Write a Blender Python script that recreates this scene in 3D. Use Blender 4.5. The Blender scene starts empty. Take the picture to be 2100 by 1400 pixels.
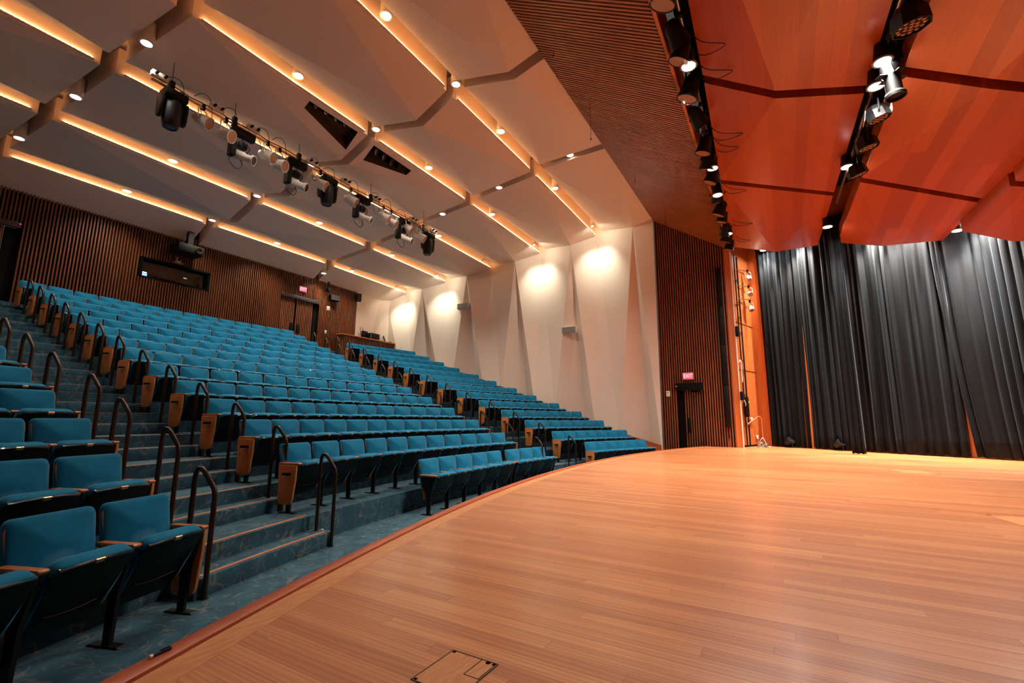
import bpy, bmesh, math, random
from mathutils import Vector, Matrix
from math import sin, cos, pi, sqrt, asin, atan2, radians

random.seed(7)
S = bpy.context.scene
C = S.collection

# ------------------------------------------------------------------ camera
# hall frame: x across the house (far side wall at +8), y from the stage to the back wall, z up, z = 0 on the house floor
cam_d = bpy.data.cameras.new('camera'); cam = bpy.data.objects.new('camera', cam_d); C.objects.link(cam)
cr = Vector((0.50700786, -0.86190749, 0.00764912)); cu = Vector((-0.14532076, -0.07672939, 0.98640482)); cf = Vector((0.84960279, 0.50122658, 0.16415546))
M = Matrix((cr, cu, -cf)).transposed().to_4x4(); M.translation = Vector((-7.70922, 12.90715, 1.456))
cam.matrix_world = M
cam_d.sensor_width = 36; cam_d.lens = 16.2192; cam_d.clip_start = 0.05; cam_d.clip_end = 200
S.camera = cam

# ------------------------------------------------------------------ world, exposure
w = bpy.data.worlds.new('world'); S.world = w; w.use_nodes = True
w.node_tree.nodes['Background'].inputs[0].default_value = (0.02, 0.018, 0.016, 1)
w.node_tree.nodes['Background'].inputs[1].default_value = 1
S.view_settings.view_transform = 'Standard'; S.view_settings.look = 'None'; S.view_settings.gamma = 1
S.view_settings.exposure = 1.9
cy = S.cycles
cy.max_bounces = 7; cy.diffuse_bounces = 5; cy.glossy_bounces = 3; cy.transmission_bounces = 4
cy.sample_clamp_indirect = 4; cy.sample_clamp_direct = 0; cy.use_denoising = True
cy.caustics_reflective = False; cy.caustics_refractive = False; cy.blur_glossy = 0.5

DOWN_W = 84      # house downlights
WASH_W = 74      # wall washers
STAGE_W = 190    # stage downlights
LED_S = 7.0      # strip emission
WARM = (1.0, 0.87, 0.74); NEUT = (1.0, 0.88, 0.74); COOL = (0.80, 0.90, 1.0); LEDC = (1.0, 0.52, 0.20)

# ------------------------------------------------------------------ materials
def mat(name, col, rough=0.6, metal=0.0, **kw):
    m = bpy.data.materials.new(name); m.use_nodes = True
    b = m.node_tree.nodes['Principled BSDF']
    b.inputs['Base Color'].default_value = (*col, 1); b.inputs['Roughness'].default_value = rough; b.inputs['Metallic'].default_value = metal
    for k, v in kw.items():
        b.inputs[k.replace('_', ' ')].default_value = v
    return m
def nd(m, t, **kw):
    n = m.node_tree.nodes.new(t)
    for k, v in kw.items(): setattr(n, k, v)
    return n
def lk(m, a, b): m.node_tree.links.new(a, b)
def bsdf(m): return m.node_tree.nodes['Principled BSDF']
def noise_mat(name, c1, c2, scale=(1, 1, 1), nscale=4, rough=0.6, detail=4, lo=0.35, hi=0.65, bump=0.0, bscale=None, **kw):
    m = mat(name, c1, rough, **kw)
    tc = nd(m, 'ShaderNodeTexCoord'); mp = nd(m, 'ShaderNodeMapping'); mp.inputs['Scale'].default_value = scale
    lk(m, tc.outputs['Object'], mp.inputs[0])
    n = nd(m, 'ShaderNodeTexNoise'); n.inputs['Scale'].default_value = nscale; n.inputs['Detail'].default_value = detail
    lk(m, mp.outputs[0], n.inputs['Vector'])
    r = nd(m, 'ShaderNodeValToRGB'); r.color_ramp.elements[0].position = lo; r.color_ramp.elements[1].position = hi
    r.color_ramp.elements[0].color = (*c1, 1); r.color_ramp.elements[1].color = (*c2, 1)
    lk(m, n.outputs['Fac'], r.inputs[0]); lk(m, r.outputs[0], bsdf(m).inputs['Base Color'])
    if bump:
        n2 = nd(m, 'ShaderNodeTexNoise'); n2.inputs['Scale'].default_value = bscale or nscale * 4
        lk(m, tc.outputs['Object'], n2.inputs['Vector'])
        bp = nd(m, 'ShaderNodeBump'); bp.inputs['Strength'].default_value = bump; bp.inputs['Distance'].default_value = 0.01
        lk(m, n2.outputs['Fac'], bp.inputs['Height']); lk(m, bp.outputs[0], bsdf(m).inputs['Normal'])
    return m
def emis(name, col, s):
    m = bpy.data.materials.new(name); m.use_nodes = True; nt = m.node_tree
    for n in list(nt.nodes): nt.nodes.remove(n)
    e = nt.nodes.new('ShaderNodeEmission'); e.inputs[0].default_value = (*col, 1); e.inputs[1].default_value = s
    o = nt.nodes.new('ShaderNodeOutputMaterial'); nt.links.new(e.outputs[0], o.inputs[0])
    return m

PLASTER = noise_mat('plaster', (0.76, 0.62, 0.52), (0.80, 0.66, 0.56), nscale=0.6, rough=0.85)
RECESS = mat('dark recess', (0.045, 0.026, 0.015), 0.8)
SLABM = mat('plenum plaster', (0.66, 0.52, 0.40), 0.9)
BLACK = mat('black backing', (0.006, 0.004, 0.004), 0.9, Specular_IOR_Level=0.05)
SLAT = noise_mat('walnut slat', (0.13, 0.036, 0.011), (0.20, 0.062, 0.019), scale=(9, 9, 0.8), nscale=2.2, rough=0.42)
SLATP = noise_mat('proscenium slat', (0.19, 0.046, 0.015), (0.28, 0.078, 0.025), scale=(9, 9, 0.8), nscale=2.2, rough=0.42)
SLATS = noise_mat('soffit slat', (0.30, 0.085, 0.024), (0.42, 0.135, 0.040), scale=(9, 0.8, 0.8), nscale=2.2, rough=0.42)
SLATDOOR = noise_mat('door slat', (0.17, 0.055, 0.02), (0.28, 0.095, 0.034), scale=(9, 9, 0.8), nscale=2.2, rough=0.42)
ENDWOOD = noise_mat('oak end panel', (0.44, 0.155, 0.038), (0.56, 0.21, 0.055), scale=(14, 14, 1.2), nscale=3, rough=0.35)
ARMWOOD = noise_mat('cherry arm', (0.42, 0.13, 0.035), (0.56, 0.19, 0.055), scale=(14, 2, 14), nscale=3, rough=0.28)
VELVET = noise_mat('teal velvet', (0.003, 0.125, 0.245), (0.007, 0.185, 0.340), nscale=5, rough=0.9, lo=0.3, hi=0.7, bump=0.15, bscale=300,
                   Sheen_Weight=0.5, Sheen_Roughness=0.4, Sheen_Tint=(0.25, 0.68, 0.95, 1), Specular_IOR_Level=0.15)
BLACKP = mat('black plastic', (0.004, 0.004, 0.0045), 0.45, Specular_IOR_Level=0.18)
VELVETB = VELVET.copy(); VELVETB.name = 'teal velvet with painted highlight'  # paler oval low on each back: downlight sheen painted into the colour
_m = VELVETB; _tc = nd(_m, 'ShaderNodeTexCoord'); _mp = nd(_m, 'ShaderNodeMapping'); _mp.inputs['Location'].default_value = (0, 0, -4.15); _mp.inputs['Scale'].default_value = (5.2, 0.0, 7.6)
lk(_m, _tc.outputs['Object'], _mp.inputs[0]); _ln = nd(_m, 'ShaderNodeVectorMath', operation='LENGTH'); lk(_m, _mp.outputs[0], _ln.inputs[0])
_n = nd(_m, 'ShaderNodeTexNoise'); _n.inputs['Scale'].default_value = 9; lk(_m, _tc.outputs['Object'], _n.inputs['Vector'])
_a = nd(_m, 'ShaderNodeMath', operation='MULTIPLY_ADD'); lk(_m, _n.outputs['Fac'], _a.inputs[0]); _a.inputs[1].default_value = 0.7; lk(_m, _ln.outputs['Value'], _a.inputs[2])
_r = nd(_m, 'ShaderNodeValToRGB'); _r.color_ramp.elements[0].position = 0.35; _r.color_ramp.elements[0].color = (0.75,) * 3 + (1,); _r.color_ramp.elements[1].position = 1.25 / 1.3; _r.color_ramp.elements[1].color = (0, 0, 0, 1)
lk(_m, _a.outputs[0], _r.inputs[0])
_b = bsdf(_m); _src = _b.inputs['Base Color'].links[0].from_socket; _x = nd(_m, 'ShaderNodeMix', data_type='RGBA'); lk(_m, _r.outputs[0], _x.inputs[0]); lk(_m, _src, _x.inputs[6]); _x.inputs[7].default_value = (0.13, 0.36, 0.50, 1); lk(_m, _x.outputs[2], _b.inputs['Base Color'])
TRIMP = mat('glossy seat edge', (0.012, 0.010, 0.010), 0.18, Coat_Weight=0.5)
BLACKM = mat('black metal', (0.006, 0.006, 0.007), 0.5, 0.0, Specular_IOR_Level=0.25)
BLACKMATT = mat('matt black', (0.005, 0.005, 0.005), 0.8, Specular_IOR_Level=0.08)
CHROME = mat('trim metal', (0.55, 0.50, 0.46), 0.22, 1.0)
COPPER = mat('number plate', (0.65, 0.36, 0.20), 0.30, 1.0)
BRONZE = mat('bronze rail', (0.040, 0.022, 0.012), 0.30, 0.5)
WHITEP = mat('white paint', (0.72, 0.70, 0.66), 0.45)
GREYP = mat('grey grille', (0.23, 0.22, 0.21), 0.6)
STRIPE = mat('copper nosing', (0.42, 0.17, 0.075), 0.5)
CABLE = mat('cable rubber', (0.010, 0.010, 0.011), 0.6)
STEEL = mat('steel pipe', (0.30, 0.25, 0.21), 0.35, 0.9)
LENS_AMB = noise_mat('honeycomb lens', (0.30, 0.13, 0.06), (0.42, 0.20, 0.10), nscale=60, rough=0.3)
LENS_DK = mat('dark lens', (0.05, 0.035, 0.025), 0.12)
GLASS = mat('window glass', (0.9, 0.9, 0.9), 0.02, Transmission_Weight=1.0, IOR=1.45)
LED = emis('led strip', LEDC, LED_S)
_tc = nd(LED, 'ShaderNodeTexCoord'); _sx = nd(LED, 'ShaderNodeSeparateXYZ'); lk(LED, _tc.outputs['Object'], _sx.inputs[0])
_m = nd(LED, 'ShaderNodeMath', operation='MULTIPLY'); lk(LED, _sx.outputs[0], _m.inputs[0]); _m.inputs[1].default_value = 2 * pi / 0.066
_s = nd(LED, 'ShaderNodeMath', operation='SINE'); lk(LED, _m.outputs[0], _s.inputs[0])
_a = nd(LED, 'ShaderNodeMath', operation='MULTIPLY_ADD'); lk(LED, _s.outputs[0], _a.inputs[0]); _a.inputs[1].default_value = LED_S * 0.85; _a.inputs[2].default_value = LED_S
lk(LED, _a.outputs[0], [n for n in LED.node_tree.nodes if n.type == 'EMISSION'][0].inputs[1])
LAMP = emis('lamp lens', (1.0, 0.90, 0.78), 45)
LAMPC = emis('stage lamp lens', (1.0, 0.95, 0.88), 130)
REDGLOW = emis('exit red', (1.0, 0.09, 0.15), 0.33)
EXITLET = emis('exit letter', (1.0, 0.55, 0.62), 0.55)
BLUEGLOW = emis('blue indicator', (0.05, 0.12, 1.0), 3.0)
WHITEGLOW = emis('white indicator', (0.85, 0.9, 1.0), 1.5)

# stage boards: strips along y, oak grain
def plank_mat(name, c1, c2, c3, pw, axis, rough, lines=True, grain=1.0, seg_len=1.6):
    m = mat(name, c1, rough)
    b = bsdf(m); b.inputs['Coat Weight'].default_value = 0.30; b.inputs['Coat Roughness'].default_value = 0.20
    tc = nd(m, 'ShaderNodeTexCoord'); sx = nd(m, 'ShaderNodeSeparateXYZ'); lk(m, tc.outputs['Object'], sx.inputs[0])
    A, B = (sx.outputs[0], sx.outputs[1]) if axis == 'y' else (sx.outputs[1], sx.outputs[0])
    def math_(op, a, v=None, c=None):
        n = nd(m, 'ShaderNodeMath', operation=op)
        for i, q in enumerate((a, v, c)):
            if q is None: continue
            if hasattr(q, 'links'): lk(m, q, n.inputs[i])
            else: n.inputs[i].default_value = q
        return n.outputs[0]
    u = math_('DIVIDE', A, pw); row = math_('FLOOR', u); fr = math_('FRACT', u)
    wn = nd(m, 'ShaderNodeTexWhiteNoise', noise_dimensions='1D'); lk(m, row, wn.inputs['W'])
    v = math_('DIVIDE', B, seg_len); v = math_('ADD', v, math_('MULTIPLY', wn.outputs['Value'], 7.3)); seg = math_('FLOOR', v); fv = math_('FRACT', v)
    cb = nd(m, 'ShaderNodeCombineXYZ'); lk(m, row, cb.inputs[0]); lk(m, seg, cb.inputs[1])
    wn2 = nd(m, 'ShaderNodeTexWhiteNoise', noise_dimensions='2D'); lk(m, cb.outputs[0], wn2.inputs['Vector'])
    r = nd(m, 'ShaderNodeValToRGB'); el = r.color_ramp.elements
    el[0].position = 0.0; el[0].color = (*c1, 1); el[1].position = 1.0; el[1].color = (*c3, 1)
    e = el.new(0.5); e.color = (*c2, 1)
    lk(m, wn2.outputs['Value'], r.inputs[0])
    # grain
    gv = nd(m, 'ShaderNodeCombineXYZ')
    lk(m, math_('ADD', math_('MULTIPLY', A, 13.0), math_('MULTIPLY', wn2.outputs['Value'], 31.0)), gv.inputs[0])
    lk(m, math_('ADD', math_('MULTIPLY', B, 0.6), math_('MULTIPLY', wn.outputs['Value'], 17.0)), gv.inputs[1])
    lk(m, math_('MULTIPLY', wn2.outputs['Value'], 50.0), gv.inputs[2])
    wv = nd(m, 'ShaderNodeTexWave', wave_type='BANDS', bands_direction='X'); wv.inputs['Scale'].default_value = 1.1
    wv.inputs['Distortion'].default_value = 10.0; wv.inputs['Detail'].default_value = 2; wv.inputs['Detail Scale'].default_value = 1.0
    lk(m, gv.outputs[0], wv.inputs['Vector'])
    ns = nd(m, 'ShaderNodeTexNoise'); ns.inputs['Scale'].default_value = 3.0; ns.inputs['Detail'].default_value = 5; lk(m, gv.outputs[0], ns.inputs['Vector'])
    g = math_('ADD', math_('MULTIPLY', wv.outputs['Fac'], 0.20 * grain), math_('MULTIPLY', ns.outputs['Fac'], 0.45 * grain))
    g = math_('SUBTRACT', 1.16, g)
    if lines:
        ed = math_('MINIMUM', fr, math_('SUBTRACT', 1.0, fr)); ln = math_('GREATER_THAN', ed, 0.014)
        en = math_('GREATER_THAN', fv, 0.0016); ln = math_('MULTIPLY', ln, en)
        ln = math_('ADD', math_('MULTIPLY', ln, 0.42), 0.58); g = math_('MULTIPLY', g, ln)
    mx = nd(m, 'ShaderNodeMix', data_type='RGBA', blend_type='MULTIPLY'); mx.inputs[0].default_value = 1
    gc = nd(m, 'ShaderNodeCombineColor'); lk(m, g, gc.inputs[0]); lk(m, math_('POWER', g, 1.25), gc.inputs[1]); lk(m, math_('POWER', g, 1.5), gc.inputs[2])
    lk(m, r.outputs[0], mx.inputs[6]); lk(m, gc.outputs[0], mx.inputs[7]); lk(m, mx.outputs[2], b.inputs['Base Color'])
    return m
OAK = plank_mat('oak stage boards', (0.50, 0.168, 0.055), (0.60, 0.225, 0.080), (0.70, 0.295, 0.115), 0.078, 'y', 0.34)
CHERRY = plank_mat('cherry veneer', (0.34, 0.052, 0.010), (0.41, 0.070, 0.014), (0.47, 0.088, 0.019), 0.21, 'x', 0.42, lines=False, grain=0.60, seg_len=40.0)
CHERRYW = noise_mat('cherry wall veneer', (0.46, 0.125, 0.030), (0.54, 0.160, 0.042), scale=(6, 6, 0.5), nscale=2.5, rough=0.42)
NOSE = noise_mat('cherry nosing', (0.38, 0.070, 0.018), (0.46, 0.095, 0.026), scale=(2, 6, 6), nscale=3, rough=0.33)
BORDER = noise_mat('oak border', (0.52, 0.20, 0.068), (0.64, 0.28, 0.105), scale=(3, 14, 3), nscale=4, rough=0.34)

# carpet: teal with pale commas
def carpet():
    m = mat('teal carpet', (0.02, 0.09, 0.13), 0.95)
    tc = nd(m, 'ShaderNodeTexCoord')
    n = nd(m, 'ShaderNodeTexNoise'); n.inputs['Scale'].default_value = 2.6; n.inputs['Detail'].default_value = 1.0; n.inputs['Distortion'].default_value = 2.2
    lk(m, tc.outputs['Object'], n.inputs['Vector'])
    r = nd(m, 'ShaderNodeValToRGB'); e = r.color_ramp.elements
    e[0].position = 0.40; e[0].color = (0.014, 0.064, 0.096, 1); e[1].position = 0.62; e[1].color = (0.023, 0.096, 0.138, 1)
    lk(m, n.outputs['Fac'], r.inputs[0])
    wv = nd(m, 'ShaderNodeTexNoise'); wv.inputs['Scale'].default_value = 6.5; wv.inputs['Detail'].default_value = 0.0; wv.inputs['Distortion'].default_value = 1.5
    lk(m, tc.outputs['Object'], wv.inputs['Vector'])
    r2 = nd(m, 'ShaderNodeValToRGB'); e = r2.color_ramp.elements
    e[0].position = 0.44; e[0].color = (0, 0, 0, 1); e[1].position = 0.56; e[1].color = (0, 0, 0, 1)
    x = e.new(0.5); x.color = (1, 1, 1, 1)
    lk(m, wv.outputs['Fac'], r2.inputs[0])
    n3 = nd(m, 'ShaderNodeTexNoise'); n3.inputs['Scale'].default_value = 7; lk(m, tc.outputs['Object'], n3.inputs['Vector'])
    r3 = nd(m, 'ShaderNodeValToRGB'); r3.color_ramp.elements[0].position = 0.44; r3.color_ramp.elements[1].position = 0.52; lk(m, n3.outputs['Fac'], r3.inputs[0])
    mm = nd(m, 'ShaderNodeMath', operation='MULTIPLY'); lk(m, r2.outputs[0], mm.inputs[0]); lk(m, r3.outputs[0], mm.inputs[1])
    mm2 = nd(m, 'ShaderNodeMath', operation='MULTIPLY'); lk(m, mm.outputs[0], mm2.inputs[0]); mm2.inputs[1].default_value = 0.75
    mx = nd(m, 'ShaderNodeMix', data_type='RGBA'); lk(m, mm2.outputs[0], mx.inputs[0]); lk(m, r.outputs[0], mx.inputs[6]); mx.inputs[7].default_value = (0.17, 0.165, 0.145, 1)
    lk(m, mx.outputs[2], bsdf(m).inputs['Base Color'])
    n4 = nd(m, 'ShaderNodeTexNoise'); n4.inputs['Scale'].default_value = 220; lk(m, tc.outputs['Object'], n4.inputs['Vector'])
    bp = nd(m, 'ShaderNodeBump'); bp.inputs['Strength'].default_value = 0.4; bp.inputs['Distance'].default_value = 0.01
    lk(m, n4.outputs['Fac'], bp.inputs['Height']); lk(m, bp.outputs[0], bsdf(m).inputs['Normal'])
    return m
CARPET = carpet()
VELOUR = noise_mat('black velour', (0.003, 0.004, 0.006), (0.005, 0.007, 0.010), scale=(1, 1, 0.3), nscale=3, rough=0.8,
                   Sheen_Weight=0.07, Sheen_Roughness=0.40, Sheen_Tint=(0.70, 0.86, 1.0, 1), Specular_IOR_Level=0.15)

# ------------------------------------------------------------------ mesh helpers
class MB:
    def __init__(s): s.v = []; s.f = []
    def add(s, vs, fs, m=None):
        o = len(s.v)
        s.v += [tuple(m @ Vector(p)) if m else tuple(p) for p in vs]
        s.f += [tuple(i + o for i in f) for f in fs]
        return s
    def box(s, x0, x1, y0, y1, z0, z1, m=None):
        return s.add([(x0, y0, z0), (x1, y0, z0), (x1, y1, z0), (x0, y1, z0), (x0, y0, z1), (x1, y0, z1), (x1, y1, z1), (x0, y1, z1)],
                     [(0, 3, 2, 1), (4, 5, 6, 7), (0, 1, 5, 4), (1, 2, 6, 5), (2, 3, 7, 6), (3, 0, 4, 7)], m)
    def prism(s, pts, ax, a, b, m=None):
        """polygon in the plane normal to ax (0,1,2), extruded from a to b"""
        n = len(pts); P = lambda p, t: {0: (t, p[0], p[1]), 1: (p[0], t, p[1]), 2: (p[0], p[1], t)}[ax]
        vs = [P(p, a) for p in pts] + [P(p, b) for p in pts]
        return s.add(vs, [tuple(range(n))[::-1], tuple(range(n, 2 * n))] + [(i, (i + 1) % n, n + (i + 1) % n, n + i) for i in range(n)], m)
    def lathe(s, prof, m=None, n=16):
        """(r, z) profile turned about z"""
        vs = []; fs = []
        for r, z in prof: vs += [(r * cos(2 * pi * i / n), r * sin(2 * pi * i / n), z) for i in range(n)]
        for k in range(len(prof) - 1):
            for i in range(n): j = (i + 1) % n; fs.append((k * n + i, k * n + j, (k + 1) * n + j, (k + 1) * n + i))
        if prof[0][0] > 1e-6: fs.append(tuple(range(n))[::-1])
        if prof[-1][0] > 1e-6: fs.append(tuple((len(prof) - 1) * n + i for i in range(n)))
        return s.add(vs, fs, m)
    def tube(s, pts, r, n=8, m=None, closed=False):
        pts = [Vector(p) for p in pts]; N = len(pts); vs = []; fs = []
        up = None
        for i, p in enumerate(pts):
            a = pts[i - 1] if (i > 0 or closed) else p; b = pts[(i + 1) % N] if (i < N - 1 or closed) else p
            t = (b - a).normalized()
            if up is None: up = Vector((0, 0, 1)) if abs(t.z) < 0.9 else Vector((1, 0, 0))
            x = (up - t * up.dot(t)).normalized(); y = t.cross(x); up = x
            vs += [p + x * (r * cos(2 * pi * k / n)) + y * (r * sin(2 * pi * k / n)) for k in range(n)]
        for i in range(N if closed else N - 1):
            j = (i + 1) % N
            for k in range(n): l = (k + 1) % n; fs.append((i * n + k, i * n + l, j * n + l, j * n + k))
        if not closed: fs += [tuple(range(n))[::-1], tuple((N - 1) * n + k for k in range(n))]
        return s.add(vs, fs, m)
    def mesh(s, name, material, smooth=True, angle=0.6, bevel=0):
        me = bpy.data.meshes.new(name); me.from_pydata(s.v, [], s.f)
        bm = bmesh.new(); bm.from_mesh(me)
        if bevel: bmesh.ops.bevel(bm, geom=[e for e in bm.edges if len(e.link_faces) == 2 and e.calc_face_angle(0) > 0.5], offset=bevel, segments=2, profile=0.5, affect='EDGES')
        bmesh.ops.recalc_face_normals(bm, faces=bm.faces); bm.to_mesh(me); bm.free()
        me.materials.append(material)
        if smooth:
            me.polygons.foreach_set('use_smooth', [True] * len(me.polygons)); me.set_sharp_from_angle(angle=angle)
        return me
def obj(name, mb, material, parent=None, **kw):
    me = mb if isinstance(mb, bpy.types.Mesh) else mb.mesh(name, material, **kw)
    o = bpy.data.objects.new(name, me); C.objects.link(o)
    if parent: o.parent = parent
    return o
def tag(o, label, cat, group=None):
    o['label'] = label; o['category'] = cat
    if group: o['group'] = group
    return o
def thing(name, label, cat, loc=(0, 0, 0), rz=0, group=None):
    o = bpy.data.objects.new(name, None); C.objects.link(o); o.location = loc; o.rotation_euler = (0, 0, rz); o.empty_display_size = 0.1
    return tag(o, label, cat, group)
def struct(o, label=None):
    o['kind'] = 'structure'
    if label: o['label'] = label
    return o
def copy_tree(o, parent=None):
    c = o.copy(); C.objects.link(c)
    if parent: c.parent = parent
    for ch in list(o.children): copy_tree(ch, c)
    return c
def rot_to(d, p=(0, 0, 0)):
    """matrix whose +z points along d, placed at p"""
    q = Vector(d).normalized().to_track_quat('Z', 'Y').to_matrix().to_4x4(); q.translation = Vector(p); return q
def smoothpath(pts, n=6):
    P = [Vector(p) for p in pts]; P = [P[0] * 2 - P[1]] + P + [P[-1] * 2 - P[-2]]; out = []
    for i in range(1, len(P) - 2):
        a, b, c, d = P[i - 1:i + 3]
        for k in range(n):
            t = k / n
            out.append(0.5 * ((2 * b) + (c - a) * t + (2 * a - 5 * b + 4 * c - d) * t * t + (3 * b - a - 3 * c + d) * t ** 3))
    return out + [P[-2]]
def spot(name, loc, aim, watts, col, size=100, blend=0.6, rad=0.05, parent=None):
    l = bpy.data.lights.new(name, 'SPOT'); l.energy = watts; l.color = col; l.spot_size = radians(size); l.spot_blend = blend; l.shadow_soft_size = rad
    o = bpy.data.objects.new(name, l); C.objects.link(o)
    m = (Vector(aim) - Vector(loc)).to_track_quat('-Z', 'Y').to_matrix().to_4x4(); m.translation = Vector(loc)
    if parent:
        o.parent = parent; o.matrix_local = m
    else: o.matrix_world = m
    return o
ORD = ['', 'first', 'second', 'third', 'fourth', 'fifth', 'sixth', 'seventh', 'eighth', 'ninth', 'tenth', 'eleventh', 'twelfth', 'thirteenth', 'fourteenth', 'fifteenth']

# ------------------------------------------------------------------ hall numbers
ZS = 0.64                                  # stage level
def RIS(k): return 18.25 + 0.84 * (k - 2)  # riser in front of row k
def FL(k): return 0.0 if k < 2 else 0.313 + 0.2938 * (k - 2)   # floor of row k
def RB(k): return 18.05 if k == 1 else 18.846 + 0.8363 * (k - 2)  # back-top radius of row k
def PC0(k): return -0.219 + 0.0052 * (k - 2)   # near end of the middle block
PC1 = 0.100
PF0 = {1: .226, 2: .205, 3: .196, 4: .192, 5: .187, 6: .181, 7: .177, 8: .174, 9: .172, 10: .170, 11: .167, 12: .164, 13: .161, 14: .158, 15: .156}
PN = {1: -.326, 2: -.314, 3: -.294, 4: -.287, 5: -.275, 6: -.2715, 7: -.264, 8: -.257, 9: -.250, 10: -.244, 11: -.238, 12: -.232, 13: -.226, 14: -.220, 15: -.214}
def pol(R, ph, z=0): return (R * sin(ph), R * cos(ph), z)
YB = 29.2; XW = 8.05; XL = -10.6

# ------------------------------------------------------------------ floor, tiers, stairs
prof = [(13.0, 0.0), (18.25, 0.0)]
for k in range(2, 15): prof += [(RIS(k), FL(k)), (RIS(k + 1) if k < 14 else 31.5, FL(k))]
mb = MB(); NS = 64; vs = []
for R, z in prof:
    a0 = asin(max(-1, -10.9 / R)); a1 = asin(8.6 / R)
    vs += [pol(R, a0 + (a1 - a0) * i / NS, z) for i in range(NS + 1)]
fs = []
for k in range(len(prof) - 1):
    for i in range(NS): a = k * (NS + 1) + i; fs.append((a, a + 1, a + NS + 2, a + NS + 1))
mb.add(vs, fs)
struct(obj('floor', mb, CARPET, smooth=False))

def arc_block(R0, R1, p0, p1, z0, z1, n=10):
    mb = MB(); vs = []
    for i in range(n + 1):
        p = p0 + (p1 - p0) * i / n
        vs += [pol(R0, p, z0), pol(R1, p, z0), pol(R1, p, z1), pol(R0, p, z1)]
    fs = [(0, 3, 2, 1), tuple(n * 4 + j for j in (0, 1, 2, 3))]
    for i in range(n):
        for j in range(4): l = (j + 1) % 4; fs.append((i * 4 + j, i * 4 + l, i * 4 + 4 + l, i * 4 + 4 + j))
    return mb.add(vs, fs)
def stairs(name, left, right, label):
    mb = MB(); root = None
    for k in range(2, 16):
        z0, z1 = FL(k - 1), FL(k); zm = (z0 + z1) / 2 if k < 15 else z0 + 0.147
        b = arc_block(RIS(k) - 0.28, RIS(k) + 0.02, left(k), right(k), z0 - 0.02, zm)
        mb.add(b.v, b.f)
        if k == 15:
            b = arc_block(RIS(k), RIS(k) + 1.2, left(k) - .1, right(k) + .06, z0, z1 - 0.01); mb.add(b.v, b.f)
    root = struct(obj(name, mb, CARPET, bevel=0.012), label)
    for k in range(2, 15):
        z0, z1 = FL(k - 1), FL(k); zm = (z0 + z1) / 2
        for R, z in ((RIS(k) - 0.28, zm), (RIS(k), z1)):
            m_ = 0.085 / R
            obj('nosing_strip', arc_block(R + 0.035, R + 0.075, left(k) + m_, right(k) - m_, z, z + 0.005), STRIPE, root)
    return root
stairs('aisle_stairs', lambda k: PN[k] - 0.002, lambda k: PC0(k) + 0.001, 'near flight of carpeted aisle stairs')
stairs('aisle_stairs', lambda k: PC1 + 0.009, lambda k: PF0[k] - 0.006, 'far flight of carpeted aisle stairs')

# ------------------------------------------------------------------ stage
SCX, SCY, SR = 1.054, -7.027, 23.25
a0 = atan2(-10.6 - SCX, 13.6 - SCY); 
def sp(r, a, z): return (SCX + r * sin(a), SCY + r * cos(a), z)
A0, A1 = -0.56, 0.3245; NA = 72
angs = [A0 + (A1 - A0) * i / NA for i in range(NA + 1)]
def ring(r0, r1, z0, z1):
    mb = MB(); vs = []
    for a in angs: vs += [sp(r0, a, z0), sp(r1, a, z0), sp(r1, a, z1), sp(r0, a, z1)]
    fs = [(0, 3, 2, 1), tuple(NA * 4 + j for j in (0, 1, 2, 3))]
    for i in range(NA):
        for j in range(4): l = (j + 1) % 4; fs.append((i * 4 + j, i * 4 + l, i * 4 + 4 + l, i * 4 + 4 + j))
    return mb.add(vs, fs)
mb = MB(); inner = [sp(SR - 0.20, a, ZS) for a in angs]
poly = inner + [(12, 14.2, ZS), (12, 0, ZS), (-11, 0, ZS), (-11.0, inner[0][1], ZS)]
mb.add(poly, [tuple(range(len(poly)))])
struct(obj('floor_stage', mb, OAK, smooth=False), 'glossy oak stage floor with narrow boards')
t1 = struct(obj('trim_1', ring(SR - 0.078, SR, ZS - 0.09, ZS + 0.012), NOSE, bevel=0.008), 'cherry nosing along the curved stage edge')
struct(obj('trim_2', ring(SR - 0.205, SR - 0.084, ZS - 0.09, ZS + 0.001), BORDER), 'curved oak border board behind the stage nosing')
struct(obj('wall_stage_front', ring(SR - 0.16, SR - 0.12, 0.0, ZS - 0.06), CHERRYW), 'curved front of the stage')

# ------------------------------------------------------------------ walls
def slat_wall_x(x0, x1, z0, z1, y, depth=0.06, pitch=0.073, wdt=0.032, holes=()):
    """vertical slats on a wall facing -y"""
    mb = MB(); n = int((x1 - x0) / pitch)
    for i in range(n + 1):
        x = x0 + i * pitch
        spans = [(z0, z1)]
        for hx0, hx1, hz0, hz1 in holes:
            if hx0 - 0.02 < x < hx1 + 0.02:
                ns = []
                for a, b in spans:
                    if hz0 > a: ns.append((a, min(b, hz0)))
                    if hz1 < b: ns.append((max(a, hz1), b))
                spans = [s_ for s_ in ns if s_[1] > s_[0]]
        for a, b in spans: mb.box(x - wdt / 2, x + wdt / 2, y - depth, y, a, b)
    return mb
DOORR = (2.5, 4.16, 3.9, 6.14); DOORL = (-6.5, -4.53, 3.9, 6.17); BOOTH = (-1.98, -0.05, 5.53, 6.15)
def wall_with_holes(x0, x1, z0, z1, y, holes, th=0.3):
    xs = sorted({x0, x1, *[h[0] for h in holes], *[h[1] for h in holes]}); zs = sorted({z0, z1, *[h[2] for h in holes], *[h[3] for h in holes]})
    mb = MB()
    for i in range(len(xs) - 1):
        for j in range(len(zs) - 1):
            cx, cz = (xs[i] + xs[i + 1]) / 2, (zs[j] + zs[j + 1]) / 2
            if any(h[0] < cx < h[1] and h[2] < cz < h[3] for h in holes): continue
            mb.box(xs[i], xs[i + 1], y, y + th, zs[j], zs[j + 1])
    return mb
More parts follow.
